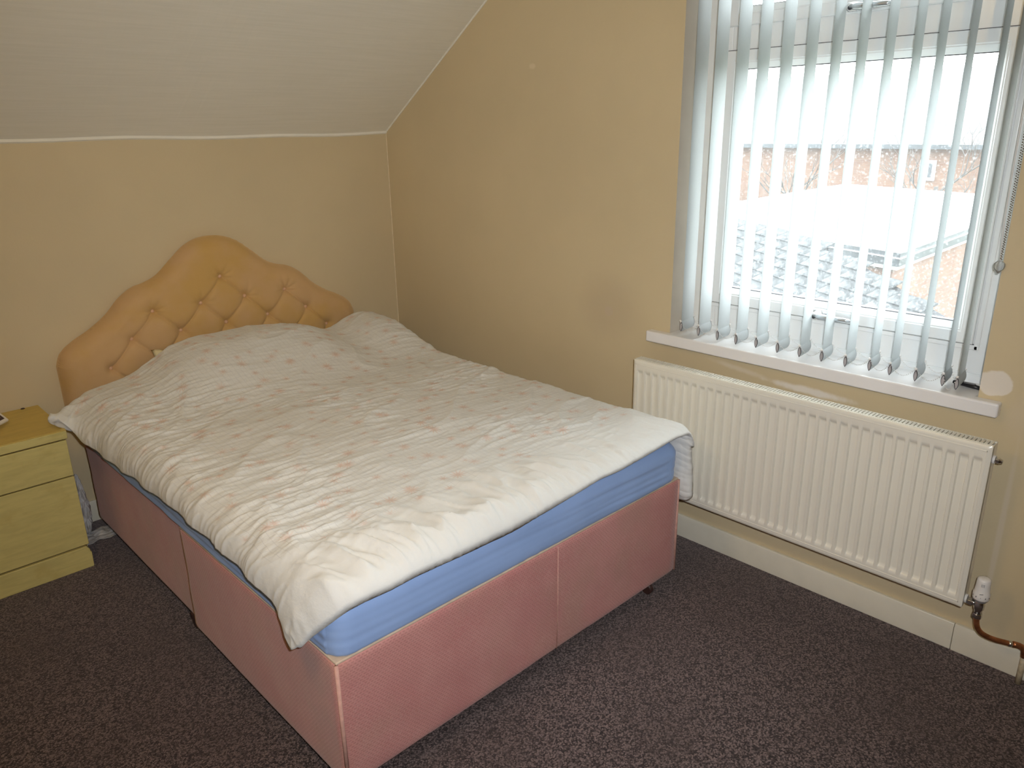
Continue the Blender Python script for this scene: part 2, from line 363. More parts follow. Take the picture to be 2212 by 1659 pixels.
def grid_mesh(name, P, uv=None, wrap=False):
    """P: (n,m,3) array of points -> mesh"""
    n, m = P.shape[:2]; me = bpy.data.meshes.new(name); idx = np.arange(n * m).reshape(n, m)
    if wrap: idx = np.concatenate([idx, idx[:, :1]], 1)
    q = np.stack([idx[:-1, :-1], idx[1:, :-1], idx[1:, 1:], idx[:-1, 1:]], -1).reshape(-1, 4)
    me.from_pydata(P.reshape(-1, 3).tolist(), [], q.tolist())
    if uv is not None:
        ul = me.uv_layers.new(name='UVMap'); fl = uv.reshape(-1, 2); li = np.empty(len(me.loops), dtype=np.int32); me.loops.foreach_get('vertex_index', li)
        ul.data.foreach_set('uv', fl[li].astype(np.float32).ravel())
    return me

# ================================================================== THE ROOM
XL, YB, ZF = -4.3, -5.7, 2.42          # left wall, wall behind the camera, flat ceiling height
KN = 1.5404; SL = math.tan(0.5838)     # height where the slope starts on the headboard wall, and its rise
YS = -(ZF - KN) / SL                   # where the slope meets the flat ceiling
WY0, WY1, WZ0, WZ1 = -1.746, -2.788, 0.775, 2.20   # window opening

fl = MB().box(XL - 0.2, 0.3, YB - 0.2, 0.2, -0.12, 0.0); struct(B('floor', fl, 'carpet'))
wb = MB().box(XL - 0.2, 0.30, 0.0, 0.2, 0.0, KN + 0.3); wbo = struct(B('wall_back', wb, 'wall')); B('corner_bead', MB().tube([(-0.0005, -0.0005, 0.0), (-0.0005, -0.0005, 0.8), (-0.0005, -0.0005, KN)], 0.003, 8), simple('pale_filler_bead', (0.72, 0.62, 0.43), 0.6), wbo)
ww = MB()
for za, zb in ((0, WZ0), (WZ0, WZ1), (WZ1, 2.7)): ww.box(0, 0.30, WY0, 0.0, za, zb); ww.box(0, 0.30, YB, WY1, za, zb)
ww.box(0, 0.30, WY1, WY0, 0, WZ0); ww.box(0, 0.30, WY1, WY0, WZ1, 2.7)
wr_ = struct(B('wall_right', ww, 'wall_marked')); wr_.data.materials.append(simple('cream_reveal', (0.68, 0.62, 0.53), 0.55, var=0.04, vscale=6))  # reveal faces get a lighter tone than the wall
for pl in wr_.data.polygons:
    c_ = pl.center
    if 0.01 < c_.x < 0.29 and WY1 - 0.001 < c_.y < WY0 + 0.001 and WZ0 - 0.001 < c_.z < WZ1 + 0.001: pl.material_index = 1
struct(B('wall_left', MB().box(XL - 0.2, XL, YB, 0.0, 0, 2.7), 'wall'))
struct(B('wall_front', MB().box(XL - 0.2, 0.30, YB - 0.2, YB, 0, 2.7), 'wall'))
# sloped ceiling (slightly uneven lower edge) and flat ceiling
nx = 60; vs_ = []; fs_ = []
for i in range(nx + 1):
    x = XL + (0.0 - XL) * i / nx
    e = 0.004 * math.sin(x * 3.1) + 0.0025 * math.sin(x * 9.7 + 1)
    vs_ += [(x, 0.0, KN + e), (x, YS, ZF), (x, YS, ZF + 0.2), (x, 0.0, KN + 0.25)]
for i in range(nx):
    a = i * 4; b = a + 4
    for k in range(4): fs_.append((a + k, a + (k + 1) % 4, b + (k + 1) % 4, b + k))
fs_ += [(0, 1, 2, 3), (nx * 4 + 3, nx * 4 + 2, nx * 4 + 1, nx * 4)]
cl_ = MB().add(vs_, fs_)
lipv = []; lipf = []
for i in range(nx + 1):
    x = XL + (0.0 - XL) * i / nx; e = 0.004 * math.sin(x * 3.1) + 0.0025 * math.sin(x * 9.7 + 1)
    lipv += [(x, 0.0, KN + e + 0.002), (x, -0.006, KN + e + 0.006), (x, -0.007, KN + e - 0.006), (x, 0.0, KN + e - 0.011)]
for i in range(nx):
    a = i * 4
    for k in range(4): lipf.append((a + k, a + (k + 1) % 4, a + 4 + (k + 1) % 4, a + 4 + k))
cl_.add(lipv, lipf)
cl_.tube([(-0.001, 0.0, KN), (-0.001, YS, ZF)], 0.0045, 8)
struct(B('ceiling', cl_, 'ceiling'))
struct(B('ceiling_flat', MB().box(XL, 0.0, YB, YS, ZF, ZF + 0.15), 'ceiling'))

# skirting boards, with the joint in the window-wall run
def skirt(name, prof_axis, a, b, sgn=1):
    pr = [(0, 0), (-0.016, 0), (-0.016, 0.080), (-0.011, 0.0914), (0, 0.0914)]
    o = B(name, MB().prism([(p_[0], p_[1]) for p_ in pr], a, b, 'y'), 'gloss_white', bevel=0.002); return struct(o)
bs = struct(thing('baseboard_right', None, None)); del_keys = [k for k in bs.keys() if k in ('label', 'category')]
prf = [(0, 0), (-0.016, 0), (-0.016, 0.080), (-0.011, 0.0914), (0, 0.0914)]
B('board', MB().prism(prf, -2.842, -0.016, 'y'), 'gloss_white', bs, bevel=0.002)
B('board', MB().prism([(p_[0] * 1.06, p_[1] * 1.01) for p_ in prf], YB, -2.8435, 'y'), 'gloss_white', bs, bevel=0.002)
struct(B('baseboard_back', MB().prism([(p_[0], p_[1]) for p_ in prf], XL, 0.0, 'x'), 'gloss_white', bevel=0.002))
struct(B('baseboard_left', MB().box(XL, XL + 0.016, YB, -0.016, 0, 0.0914), 'gloss_white', bevel=0.002))
struct(B('baseboard_front', MB().box(XL, 0, YB, YB + 0.016, 0, 0.0914), 'gloss_white', bevel=0.002))

# ------------------------------------------------------------------ window: outer frame, two top-hung sashes, sill
win = struct(thing('window_1', None, None))
FX0, FX1 = 0.145, 0.215                # inner and outer faces of the outer frame
fr = MB()
SY0, SY1, SZ0, SZ1 = -1.829, -2.715, 0.925, 1.787
TZ1, UZ1 = 1.862, 2.135                # top of transom, top of fanlight sash
fr.box(FX0, FX1, SY0 - 0.012, WY0, 0.815, WZ1); fr.box(FX0, FX1, WY1, SY1 + 0.012, 0.815, WZ1)
fr.box(FX0, FX1, SY1 + 0.012, SY0 - 0.012, 0.815, SZ0 + 0.012); fr.box(FX0, FX1, SY1 + 0.012, SY0 - 0.012, UZ1 - 0.012, WZ1)
fr.box(FX0, FX1, SY1 + 0.012, SY0 - 0.012, SZ1 - 0.012, TZ1 + 0.012)
B('window_frame', fr, 'upvc', win, bevel=0.003)
# raised lip round the sashes on the outer frame face, and the quadrant trim on the sill
lip = MB()
lip.box(FX0 - 0.006, FX0 + 0.01, SY1 - 0.016, SY0 + 0.016, SZ0 - 0.018, SZ0 - 0.003); lip.box(FX0 - 0.006, FX0 + 0.01, SY0 + 0.003, SY0 + 0.018, SZ0 - 0.018, UZ1 + 0.018)
lip.box(FX0 - 0.006, FX0 + 0.01, SY1 - 0.018, SY1 - 0.003, SZ0 - 0.018, UZ1 + 0.018)
B('frame_lip', lip, 'upvc', win, bevel=0.003)
tr_ = MB(); q_ = [(FX0, 0.815), (FX0 - 0.020, 0.815), (FX0 - 0.019, 0.822), (FX0 - 0.013, 0.831), (FX0 - 0.004, 0.836), (FX0, 0.836)]
B('sill_trim', MB().prism(q_, WY1, WY0, 'y'), 'upvc', win)
def sash(y0, y1, z0, z1, nm):
    """mitred sash with bevelled glazing bead; y0>y1"""
    w = 0.058; r = MB()
    def ring(ins, x): return [(x, y1 + ins, z0 + ins), (x, y0 - ins, z0 + ins), (x, y0 - ins, z1 - ins), (x, y1 + ins, z1 - ins)]
    rings = [ring(0.0, 0.185), ring(0.0, 0.134), ring(0.003, 0.131), ring(0.034, 0.131), ring(0.037, 0.134), ring(0.040, 0.134), ring(w, 0.150), ring(w, 0.185)]
    vs2 = [p_ for rg in rings for p_ in rg]; fs2 = []
    nr = len(rings)
    for i in range(nr):
        j = (i + 1) % nr
        for k in range(4): fs2.append((i * 4 + k, i * 4 + (k + 1) % 4, j * 4 + (k + 1) % 4, j * 4 + k))
    r.add(vs2, fs2); s_ = B(nm, r, 'upvc', win)
    gk = MB()
    for (a, b, c_, d) in ((y1 + w, y0 - w, z0 + w, z0 + w + 0.002), (y1 + w, y0 - w, z1 - w - 0.002, z1 - w), (y1 + w, y1 + w + 0.002, z0 + w, z1 - w), (y0 - w - 0.002, y0 - w, z0 + w, z1 - w)):
        gk.box(0.1515, 0.165, a, b, c_, d)
    B('glazing_gasket', gk, 'gasket', s_)
    B('pane', MB().box(0.157, 0.161, y1 + w - 0.004, y0 - w + 0.004, z0 + w - 0.004, z1 - w + 0.004), 'glass', s_)
    # thin dark gap between sash and frame
    gp = MB(); e = 0.0025
    if nm == 'casement_sash':
        for (c_, d) in ((z0 - e, z0), (z1, z1 + e)): B('sash_seal', MB().box(0.1425, 0.150, y1 - e, y0 + e, c_, d), 'gasket', s_)
    return s_
s1 = sash(SY0, SY1, SZ0, SZ1, 'casement_sash'); s2 = sash(SY0, SY1, TZ1, UZ1, 'fanlight_sash')
def lever(parent, yc, zc):
    """espagnolette handle: rose plate, neck with key barrel and long lever pointing along -y"""
    pl = B('handle', MB().prism([(yc + 0.034, zc - 0.013), (yc - 0.034, zc - 0.013), (yc - 0.040, zc), (yc - 0.034, zc + 0.013), (yc + 0.034, zc + 0.013), (yc + 0.040, zc)], 0.131, 0.117, 'x'), 'handle', parent, bevel=0.004)
    B('handle_neck', MB().tube([(0.12, yc + 0.010, zc), (0.098, yc + 0.010, zc - 0.002), (0.088, yc + 0.010, zc - 0.006)], [0.013, 0.0125, 0.011], 16), 'white_plastic', pl, smooth=True)
    B('key_barrel', MB().lathe([(0.0001, 0.0), (0.006, 0.0), (0.006, -0.004), (0.0001, -0.004)], (0.089, yc + 0.012, zc - 0.006), 'x', 14), 'gasket', pl)
    B('lever', MB().tube([(0.094, yc + 0.012, zc - 0.002), (0.090, yc - 0.01, zc - 0.003), (0.092, yc - 0.045, zc - 0.004), (0.096, yc - 0.090, zc - 0.004), (0.100, yc - 0.104, zc - 0.004)], [0.010, 0.0095, 0.0085, 0.0075, 0.005], 14), 'handle', pl, smooth=True)
lever(s1, -2.262, 0.930 + 0.018); lever(s2, -2.268, 1.862 + 0.016)
# sill board with ears past the opening
sb_ = MB().prism([(WY1 - 0.062, -0.035), (WY0 + 0.086, -0.035), (WY0 + 0.086, 0.0), (WY0, 0.0), (WY0, 0.19), (WY1, 0.19), (WY1, 0.0), (WY1 - 0.062, 0.0)], 0.773, 0.815, 'z')
sb_.v = [(v[1], v[0], v[2]) for v in sb_.v]
struct(B('trim_1', sb_, 'sill', bevel=0.006, segs=4))

# ------------------------------------------------------------------ vertical blind
bl = thing('vertical_blind', 'white vertical blind with narrow fabric vanes turned edge-on in the window', 'blind', (0.045, -2.267, 2.19))
def loc_mesh(mb, o): mb.v = [(v[0] - o[0], v[1] - o[1], v[2] - o[2]) for v in mb.v]; return mb
BO = (0.045, -2.267, 2.19)
B('headrail', loc_mesh(MB().box(0.022, 0.066, WY1 + 0.008, WY0 - 0.008, 2.165, 2.198), BO), 'white_plastic', bl, bevel=0.003)
VY = [-1.794, -1.869, -1.947, -2.021, -2.098, -2.177, -2.255, -2.330, -2.407, -2.482, -2.543, -2.617, -2.692, -2.729]
VW, ZB, ZT = 0.089, 0.822, 2.165
def vane_mesh():
    nu, nz = 9, 40; P = np.zeros((nz, nu, 3))
    for i in range(nz):
        z = ZB + 0.010 + (ZT - ZB - 0.010) * i / (nz - 1)
        for j in range(nu):
            t = j / (nu - 1); P[i, j] = (t * VW, 0.0045 * math.sin(math.pi * t) , z)
    return grid_mesh('vane', P)
vm = vane_mesh(); vm.materials.append(M['vane']); vm.shade_smooth()
def lens(w, h, zc, x0, x1, n=8):
    pr = []
    for k in range(n + 1): t = k / n; pr.append((w / 2 * math.sin(math.pi * t) ** 0.8, zc - h / 2 + h * t))
    pr = pr + [(-a, b) for a, b in reversed(pr[1:-1])]
    m = MB().prism(pr, x0, x1, 'x'); return m
pk = lens(0.0118, 0.038, ZB + 0.019, 0.001, VW - 0.001).mesh('weight_pocket'); pk.materials.append(M['vane'])
wr = lens(0.0112, 0.037, ZB + 0.019, -0.001, VW + 0.001).mesh('bottom_weight'); wr.materials.append(M['weight_dark'])
wl = lens(0.0078, 0.030, ZB + 0.0185, -0.0018, VW + 0.0018).mesh('weight_core'); wl.materials.append(M['weight_light'])
cks = []
for xq in (-0.004, VW + 0.004):
    cm_ = MB().lathe([(0.0001, -0.004), (0.0035, -0.003), (0.0035, 0.003), (0.0001, 0.004)], (xq, 0, ZB + 0.040), 'y', 10).mesh('chain_clip'); cm_.materials.append(M['white_plastic']); cks.append(cm_)
rv = random.Random(3)
for i, y in enumerate(VY):
    a = math.radians(5.2 + rv.uniform(-0.9, 0.9)); dz = [0.006, 0.002][min(i, 1)] if i < 2 else rv.uniform(-0.002, 0.002)
    v_ = bpy.data.objects.new('vane', vm); C.objects.link(v_); v_.parent = bl
    v_.location = (0.0 - BO[0], y - BO[1], dz - BO[2]); v_.rotation_euler = (0, 0, a)
    for nm, me_ in (('weight_pocket', pk), ('bottom_weight', wr), ('weight_core', wl), ('chain_clip', cks[0]), ('chain_clip', cks[1])):
        o = bpy.data.objects.new(nm, me_); C.objects.link(o); o.parent = v_
def beads(pts, r=0.0020):
    m = MB()
    for p_ in pts:
        x, y, z = p_; m.add([(x + r, y, z), (x - r, y, z), (x, y + r, z), (x, y - r, z), (x, y, z + r), (x, y, z - r)], [(0, 2, 4), (2, 1, 4), (1, 3, 4), (3, 0, 4), (2, 0, 5), (1, 2, 5), (3, 1, 5), (0, 3, 5)])
    return m
for i in range(len(VY) - 1):
    for xx, off in ((-0.004, 0.0), (VW + 0.003, 0.008)):
        a, b = VY[i] + off, VY[i + 1] + off; sag = 0.026 if i < 9 else 0.030
        if b - a > -0.05: sag = 0.045
        n = 16; pts = [(xx, a + (b - a) * t, ZB + 0.041 - sag * 4 * t * (1 - t)) for t in [k / n for k in range(n + 1)]]
        pts = [(p_[0], p_[1], max(p_[2], 0.8185)) for p_ in pts]
        B('bead_chain', loc_mesh(beads(pts), BO), 'white_plastic', bl)
# operating chain loop, cord and clear weight at the right-hand end
cpts = []
for k in range(150): t = k / 149; cpts.append((-0.008 + 0.006 * t, -2.781 - 0.003 * (1 - t), 2.16 - 0.955 * t if False else 1.205 + 0.955 * (1 - t)))
cp2 = [(x_, y_ - 0.009 * (1 - 0.75 * (k / 149)), z_ - 0.003) for k, (x_, y_, z_) in enumerate(cpts)]
B('control_chain', loc_mesh(beads(cpts + cp2, 0.0024), BO), simple('grey_metal_chain', (0.30, 0.26, 0.21), 0.35, metal=0.4), bl)
B('control_cord', loc_mesh(MB().tube([(0.02, -2.772, 2.16), (0.018, -2.765, 1.7), (0.012, -2.768, 1.45), (0.006, -2.772, 1.30), (0.0, -2.780, 1.195)], 0.0011, 6), BO), 'white_plastic', bl)
wt = MB().lathe([(0.0005, 0.014), (0.006, 0.013), (0.013, 0.006), (0.014, 0.0), (0.012, -0.008), (0.006, -0.014), (0.003, -0.020), (0.0005, -0.021)], (-0.004, -2.7815, 1.185), 'z', 20)
B('cord_weight', loc_mesh(wt, BO), 'clear_plastic', bl, smooth=True)

# ------------------------------------------------------------------ black pen-like tool on the sill
pn = thing('black_pen', 'black plastic marker pen lying on the right end of the windowsill', 'pen', (0.06, -2.745, 0.815))
def cap(px, r): return r
B('barrel', MB().tube([(0.012, 0.045, 0.0065), (0.008, 0.02, 0.0075), (0.001, -0.012, 0.0075), (-0.002, -0.030, 0.006)], [0.0045, 0.0065, 0.0070, 0.0055], 10), 'black', pn, smooth=True)
B('grip', MB().box(-0.004, 0.006, -0.016, 0.014, 0.0130, 0.0155), 'grey_plastic', pn, bevel=0.001)

# ------------------------------------------------------------------ radiator
RX0, RX1, RY0, RY1, RZ0, RZ1 = -0.135, -0.087, -1.684, -2.877, 0.227, 0.728
rad = thing('radiator', 'long cream panel radiator with vertical ribs under the window', 'radiator', ((RX0 + RX1) / 2, (RY0 + RY1) / 2, RZ0))
RO = ((RX0 + RX1) / 2, (RY0 + RY1) / 2, RZ0)
pitch = 0.0333; nch = 35; LEN = RY0 - RY1
mar = (LEN - nch * pitch) / 2
ys = [RY1, RY1 + 0.004]; prof_pts = []
yy = []
def chan(y):  # 1 on a raised channel, 0 in the groove
    u = (y - (RY1 + mar)) / pitch
    if u < 0 or u > nch: return 0.0
    f_ = abs((u % 1.0) - 0.5); return float(1 - sstep(0.28, 0.37, f_))
ycols = sorted(set([RY1, RY1 + 0.006, RY0 - 0.006, RY0] + [RY1 + mar + (k + t) * pitch for k in range(nch) for t in (0.0, 0.09, 0.13, 0.17, 0.21, 0.25, 0.5, 0.75, 0.79, 0.83, 0.87, 0.91)]))
zrows = [RZ0, RZ0 + 0.006, RZ0 + 0.010, RZ0 + 0.014, RZ0 + 0.024, RZ0 + 0.030, RZ0 + 0.035, RZ0 + 0.040, RZ0 + 0.046, RZ0 + 0.10, RZ0 + 0.25, RZ0 + 0.40, RZ1 - 0.056, RZ1 - 0.050, RZ1 - 0.045, RZ1 - 0.040, RZ1 - 0.034, RZ1 - 0.020, RZ1 - 0.014, RZ1 - 0.010, RZ1 - 0.006, RZ1]
P = np.zeros((len(zrows), len(ycols), 3))
for i, z in enumerate(zrows):
    ez = float(sstep(RZ0 + 0.028, RZ0 + 0.042, z) * (1 - sstep(RZ1 - 0.052, RZ1 - 0.036, z)))
    for j, y in enumerate(ycols):
        d = 0.0085 * chan(y) * ez
        dd = min(y - RY1, RY0 - y, z - RZ0, RZ1 - z)
        if dd < 0.001: d += 0.004
        elif dd < 0.011 : d -= 0.0
        P[i, j] = (RX0 + d - RO[0], y - RO[1], z - RO[2])
fp = grid_mesh('front_panel', P); bmx = bmesh.new(); bmx.from_mesh(fp); bmesh.ops.recalc_face_normals(bmx, faces=bmx.faces)
ext = bmesh.ops.extrude_edge_only(bmx, edges=[e for e in bmx.edges if e.is_boundary]); 
for v_ in [e for e in ext['geom'] if isinstance(e, bmesh.types.BMVert)]: v_.co.x += 0.012
bmesh.ops.recalc_face_normals(bmx, faces=bmx.faces); bmx.to_mesh(fp); bmx.free()
for pl in fp.polygons: pl.use_smooth = True
fpo = link('front_panel', fp, 'rad', rad); fp.set_sharp_from_angle(angle=math.radians(50))
# raised rim line round the front panel
rim = MB()
for (a, b, c_, d) in ((RY1 + 0.010, RY0 - 0.010, RZ1 - 0.018, RZ1 - 0.014), (RY1 + 0.010, RY0 - 0.010, RZ0 + 0.014, RZ0 + 0.018), (RY1 + 0.010, RY1 + 0.013, RZ0 + 0.014, RZ1 - 0.014), (RY0 - 0.013, RY0 - 0.010, RZ0 + 0.014, RZ1 - 0.014)):
    rim.box(RX0 - 0.0012, RX0 + 0.002, a, b, c_, d)
B('panel_rim', loc_mesh(rim, RO), 'rad', rad, bevel=0.0008)
for y0 in (RY1, RY0 - 0.0015): B('side_panel', loc_mesh(MB().box(RX0 + 0.012, RX1, y0, y0 + 0.0015, RZ0 + 0.004, RZ1 + 0.001), RO), 'rad', rad)
B('back_plate', loc_mesh(MB().box(RX1 - 0.003, RX1, RY1 + 0.003, RY0 - 0.003, RZ0 + 0.01, RZ1 - 0.006), RO), 'rad_inner', rad)
fin = MB()
for k in range(70):
    y = RY1 + 0.02 + k * (LEN - 0.04) / 69; fin.box(RX0 + 0.012, RX1 - 0.005, y, y + 0.001, RZ0 + 0.05, RZ1 - 0.03)
tag(B('convector_fins', loc_mesh(fin, RO), 'rad_inner', rad), kind='stuff')
tg = MB().box(RX0 + 0.008, RX0 + 0.013, RY1 + 0.002, RY0 - 0.002, RZ1 - 0.004, RZ1 + 0.001).box(RX1 - 0.004, RX1, RY1 + 0.002, RY0 - 0.002, RZ1 - 0.004, RZ1 + 0.001)
B('top_grille', loc_mesh(tg, RO), 'rad', rad)
bar = MB().box(-(RX1 - RX0 - 0.016) / 2, (RX1 - RX0 - 0.016) / 2, -0.0037, 0.0037, -0.0035, 0.0015).mesh('grille_bar'); bar.materials.append(M['rad'])
nb = 112
for k in range(nb):
    o = bpy.data.objects.new('grille_bar', bar); C.objects.link(o); o.parent = rad
    o.location = (0.004, RY1 + 0.010 + k * (LEN - 0.02) / (nb - 1) - RO[1], RZ1 - RO[2])
# air vent top right, inlet tail bottom right
B('air_vent', loc_mesh(MB().lathe([(0.0001, 0.002), (0.012, 0.002), (0.012, -0.004), (0.0115, -0.006), (0.0001, -0.006)], (-0.108, RY1, 0.684), 'y', 24), RO), 'white_plastic', rad, smooth=False)
B('vent_nut', loc_mesh(MB().lathe([(0.0001, 0.0), (0.0095, 0.0), (0.0095, -0.010), (0.007, -0.013), (0.006, -0.018), (0.0001, -0.018)], (-0.108, RY1 - 0.006, 0.684), 'y', 6), RO), 'chrome', rad, bevel=0.001)
B('inlet_boss', loc_mesh(MB().lathe([(0.0001, 0.002), (0.013, 0.002), (0.013, -0.006), (0.0001, -0.006)], (-0.108, RY1, 0.247), 'y', 24), RO), 'white_plastic', rad)

# thermostatic valve with copper tail
vx, vy = -0.108, -2.914
tv = thing('radiator_valve', 'white thermostatic valve with chrome body at lower right corner of radiator', 'valve', (vx, vy, 0.205))
VO = (vx, vy, 0.205)
B('union_nut', loc_mesh(MB().lathe([(0.0001, 0), (0.0125, 0), (0.0125, -0.013), (0.009, -0.015), (0.009, -0.026), (0.0001, -0.026)], (vx, RY1 - 0.007, 0.243), 'y', 6), VO), 'chrome', tv, bevel=0.001)
B('valve_body', loc_mesh(MB().lathe([(0.0001, 0.212), (0.0105, 0.212), (0.0105, 0.226), (0.0135, 0.230), (0.0145, 0.243), (0.0125, 0.256), (0.010, 0.262), (0.0001, 0.262)], (vx, vy, 0), 'z', 24), VO), 'chrome', tv, smooth=True)
B('compression_nut', loc_mesh(MB().lathe([(0.0001, 0.199), (0.012, 0.199), (0.0135, 0.202), (0.0135, 0.213), (0.011, 0.216), (0.0001, 0.216)], (vx, vy, 0), 'z', 6), VO), 'chrome', tv, bevel=0.001)
B('collar', loc_mesh(MB().lathe([(0.0001, 0.256), (0.016, 0.256), (0.016, 0.266), (0.0001, 0.266)], (vx, vy, 0), 'z', 24), VO), 'grey_plastic', tv)
hd = B('control_head', loc_mesh(MB().lathe([(0.0001, 0.262), (0.0205, 0.263), (0.0220, 0.267), (0.0220, 0.284), (0.0195, 0.288), (0.0182, 0.310), (0.0175, 0.324), (0.0150, 0.329), (0.008, 0.331), (0.0001, 0.331)], (vx, vy, 0), 'z', 40), VO), 'white_plastic', tv, smooth=True)
mk = MB(); vd = math.atan2(-3.355 - vy, -2.3555 - vx)
def tick(an, z, w, h, r):
    x, y = vx + r * math.cos(an), vy + r * math.sin(an); tx, ty = -math.sin(an), math.cos(an); nx_, ny_ = math.cos(an), math.sin(an); e = 0.0004
    mk.add([(x + tx * a + nx_ * d - VO[0], y + ty * a + ny_ * d - VO[1], z + b + (a * 0.25) - VO[2]) for d in (-0.002, e) for a, b in ((-w, -h), (w, -h), (w, h), (-w, h))], [(0, 1, 2, 3), (4, 5, 6, 7), (0, 1, 5, 4), (1, 2, 6, 5), (2, 3, 7, 6), (3, 0, 4, 7)])
for k in (-1, 0, 1): tick(vd + k * 0.17, 0.313, 0.0005, 0.0045, 0.0183)
tick(vd, 0.2865, 0.0045, 0.0007, 0.0207)
for k in (-2, -1, 0, 1, 2): tick(vd + k * 0.55, 0.2755, 0.0012 if k else 0.0005, 0.0018, 0.0222)
B('dial_marks', mk, 'grey_plastic', hd)
cpipe = thing('copper_pipe', 'bent brown copper pipe running from radiator valve down to the carpet', 'pipe', (-0.04, -3.03, 0.0))
CO = (-0.04, -3.03, 0.0)
def bez(p0, p1, p2, p3, n=12):
    p0, p1, p2, p3 = map(Vector, (p0, p1, p2, p3)); return [p0 * (1 - t) ** 3 + p1 * 3 * t * (1 - t) ** 2 + p2 * 3 * t * t * (1 - t) + p3 * t ** 3 for t in [k / n for k in range(n + 1)]]
path = bez((vx, vy, 0.205), (vx, vy - 0.001, 0.155), (vx + 0.006, vy - 0.018, 0.146), (-0.082, -2.966, 0.136)) + bez((-0.082, -2.966, 0.136), (-0.072, -2.985, 0.133), (-0.066, -2.995, 0.131), (-0.058, -3.008, 0.129))[1:]
B('copper_tail', loc_mesh(MB().tube(path, 0.0076, 14), CO), 'copper', cpipe, smooth=True)
B('solder_ring', loc_mesh(MB().tube([(-0.066, -2.994, 0.1315), (-0.0615, -3.002, 0.130)], 0.0086, 14), CO), 'chrome', cpipe, smooth=True)
el = bez((-0.060, -3.004, 0.130), (-0.046, -3.028, 0.128), (-0.043, -3.033, 0.120), (-0.042, -3.034, 0.092))
B('elbow', loc_mesh(MB().tube(el, 0.0092, 14), CO), 'copper', cpipe, smooth=True)
B('lower_pipe', loc_mesh(MB().tube([(-0.042, -3.034, 0.094), (-0.041, -3.034, 0.045), (-0.040, -3.033, -0.002)], 0.0080, 14), CO), 'pipe_paint', cpipe, smooth=True)

# ================================================================== THE BED
BX0, BX1 = -1.657, -0.302; YF, YM, YH = -2.024, -1.118, -0.130
HB, HB0 = 0.408, 0.050
bed = thing('divan_bed', 'double divan bed base in faded pink woven fabric with buttoned golden headboard', 'bed', ((BX0 + BX1) / 2, (YF + YH) / 2, 0))
BDO = ((BX0 + BX1) / 2, (YF + YH) / 2, 0)
def fabric_box(x0, x1, y0, y1, z0, z1, seed, nb_=0.0025):
    """upholstered box with slack, gently rippled sides; returns mesh with metric UVs"""
    rr = 0.012; per = []
    def seg(a, b, n): return [(a[0] + (b[0] - a[0]) * t / n, a[1] + (b[1] - a[1]) * t / n) for t in range(n)]
    cs = [(x0, y0), (x1, y0), (x1, y1), (x0, y1)]; pts = []
    for k in range(4):
        a = cs[k]; b = cs[(k + 1) % 4]; L = math.hypot(b[0] - a[0], b[1] - a[1]); d = ((b[0] - a[0]) / L, (b[1] - a[1]) / L)
        a2 = (a[0] + d[0] * rr, a[1] + d[1] * rr); b2 = (b[0] - d[0] * rr, b[1] - d[1] * rr)
        pts += [(p_, (d[1], -d[0])) for p_ in seg(a2, b2, 48)] + [(b2, (d[1], -d[0]))]
    n = len(pts); XY = np.array([p_[0] for p_ in pts]); NR = np.array([p_[1] for p_ in pts])
    d = np.r_[0, np.cumsum(np.hypot(*np.diff(np.vstack([XY, XY[:1]]), axis=0).T))]
    zz = np.r_[z0, z0 + 0.008, np.linspace(z0 + 0.02, z1 - 0.02, 18), z1 - 0.006, z1]
    Pn = np.zeros((len(zz), n, 3)); UVn = np.zeros((len(zz), n, 2))
    for i, z in enumerate(zz):
        env = math.sin(math.pi * (z - z0) / (z1 - z0)) ** 0.6 if 0 < i < len(zz) - 1 else 0
        w = (perlin(d[:-1] * 3.0 + z * 2.5, d[:-1] * 0 + z * 4.0, seed) * 0.006 + perlin(d[:-1] * 9 + z * 9, z * 7 + d[:-1] * 0, seed + 1) * 0.002) * env
        ins = 0.006 if i in (0, len(zz) - 1) else (0.0015 if i in (1, len(zz) - 2) else 0)
        Pn[i, :, :2] = XY + NR * (w - ins)[:, None]; Pn[i, :, 2] = z
        UVn[i, :, 0] = d[:-1]; UVn[i, :, 1] = z
    me = grid_mesh('divan_section', Pn, UVn, wrap=True)
    bm = bmesh.new(); bm.from_mesh(me); bmesh.ops.holes_fill(bm, edges=[e for e in bm.edges if e.is_boundary]); bmesh.ops.recalc_face_normals(bm, faces=bm.faces); bm.to_mesh(me); bm.free()
    me.shade_smooth(); me.set_sharp_from_angle(angle=math.radians(60)); return me
def off(me, o): me.transform(Matrix.Translation((-o[0], -o[1], -o[2]))); return me
link('divan_section', off(fabric_box(BX0, BX1, YF, YM, HB0, HB, 11), BDO), 'pink', bed)
link('divan_section', off(fabric_box(BX0 + 0.014, BX1 - 0.004, YM + 0.004, YH, HB0 + 0.014, HB - 0.002, 23), BDO), 'pink', bed)
B('top_panel', loc_mesh(MB().box(BX0 + 0.004, BX1 - 0.004, YF + 0.004, YM - 0.002, HB - 0.003, HB + 0.0045), BDO), 'cream_tick', bed, bevel=0.003)
B('top_panel', loc_mesh(MB().box(BX0 + 0.020, BX1 - 0.008, YM + 0.006, YH - 0.004, HB - 0.005, HB + 0.0025), BDO), 'cream_tick', bed, bevel=0.003)
for (x, y) in ((BX0 + 0.004, YF + 0.004), (BX1 - 0.004, YF + 0.004)):
    B('corner_piping', loc_mesh(MB().tube([(x, y, HB0 + 0.004), (x, y, HB - 0.003)], 0.0052, 8), BDO), 'pink_piping', bed, smooth=True)
B('seam', loc_mesh(MB().tube([(-0.922, YF - 0.0015, HB0 + 0.006), (-0.920, YF - 0.0035, 0.23), (-0.917, YF - 0.0015, HB - 0.003)], 0.0013, 6), BDO), 'pink_piping', bed, smooth=True)
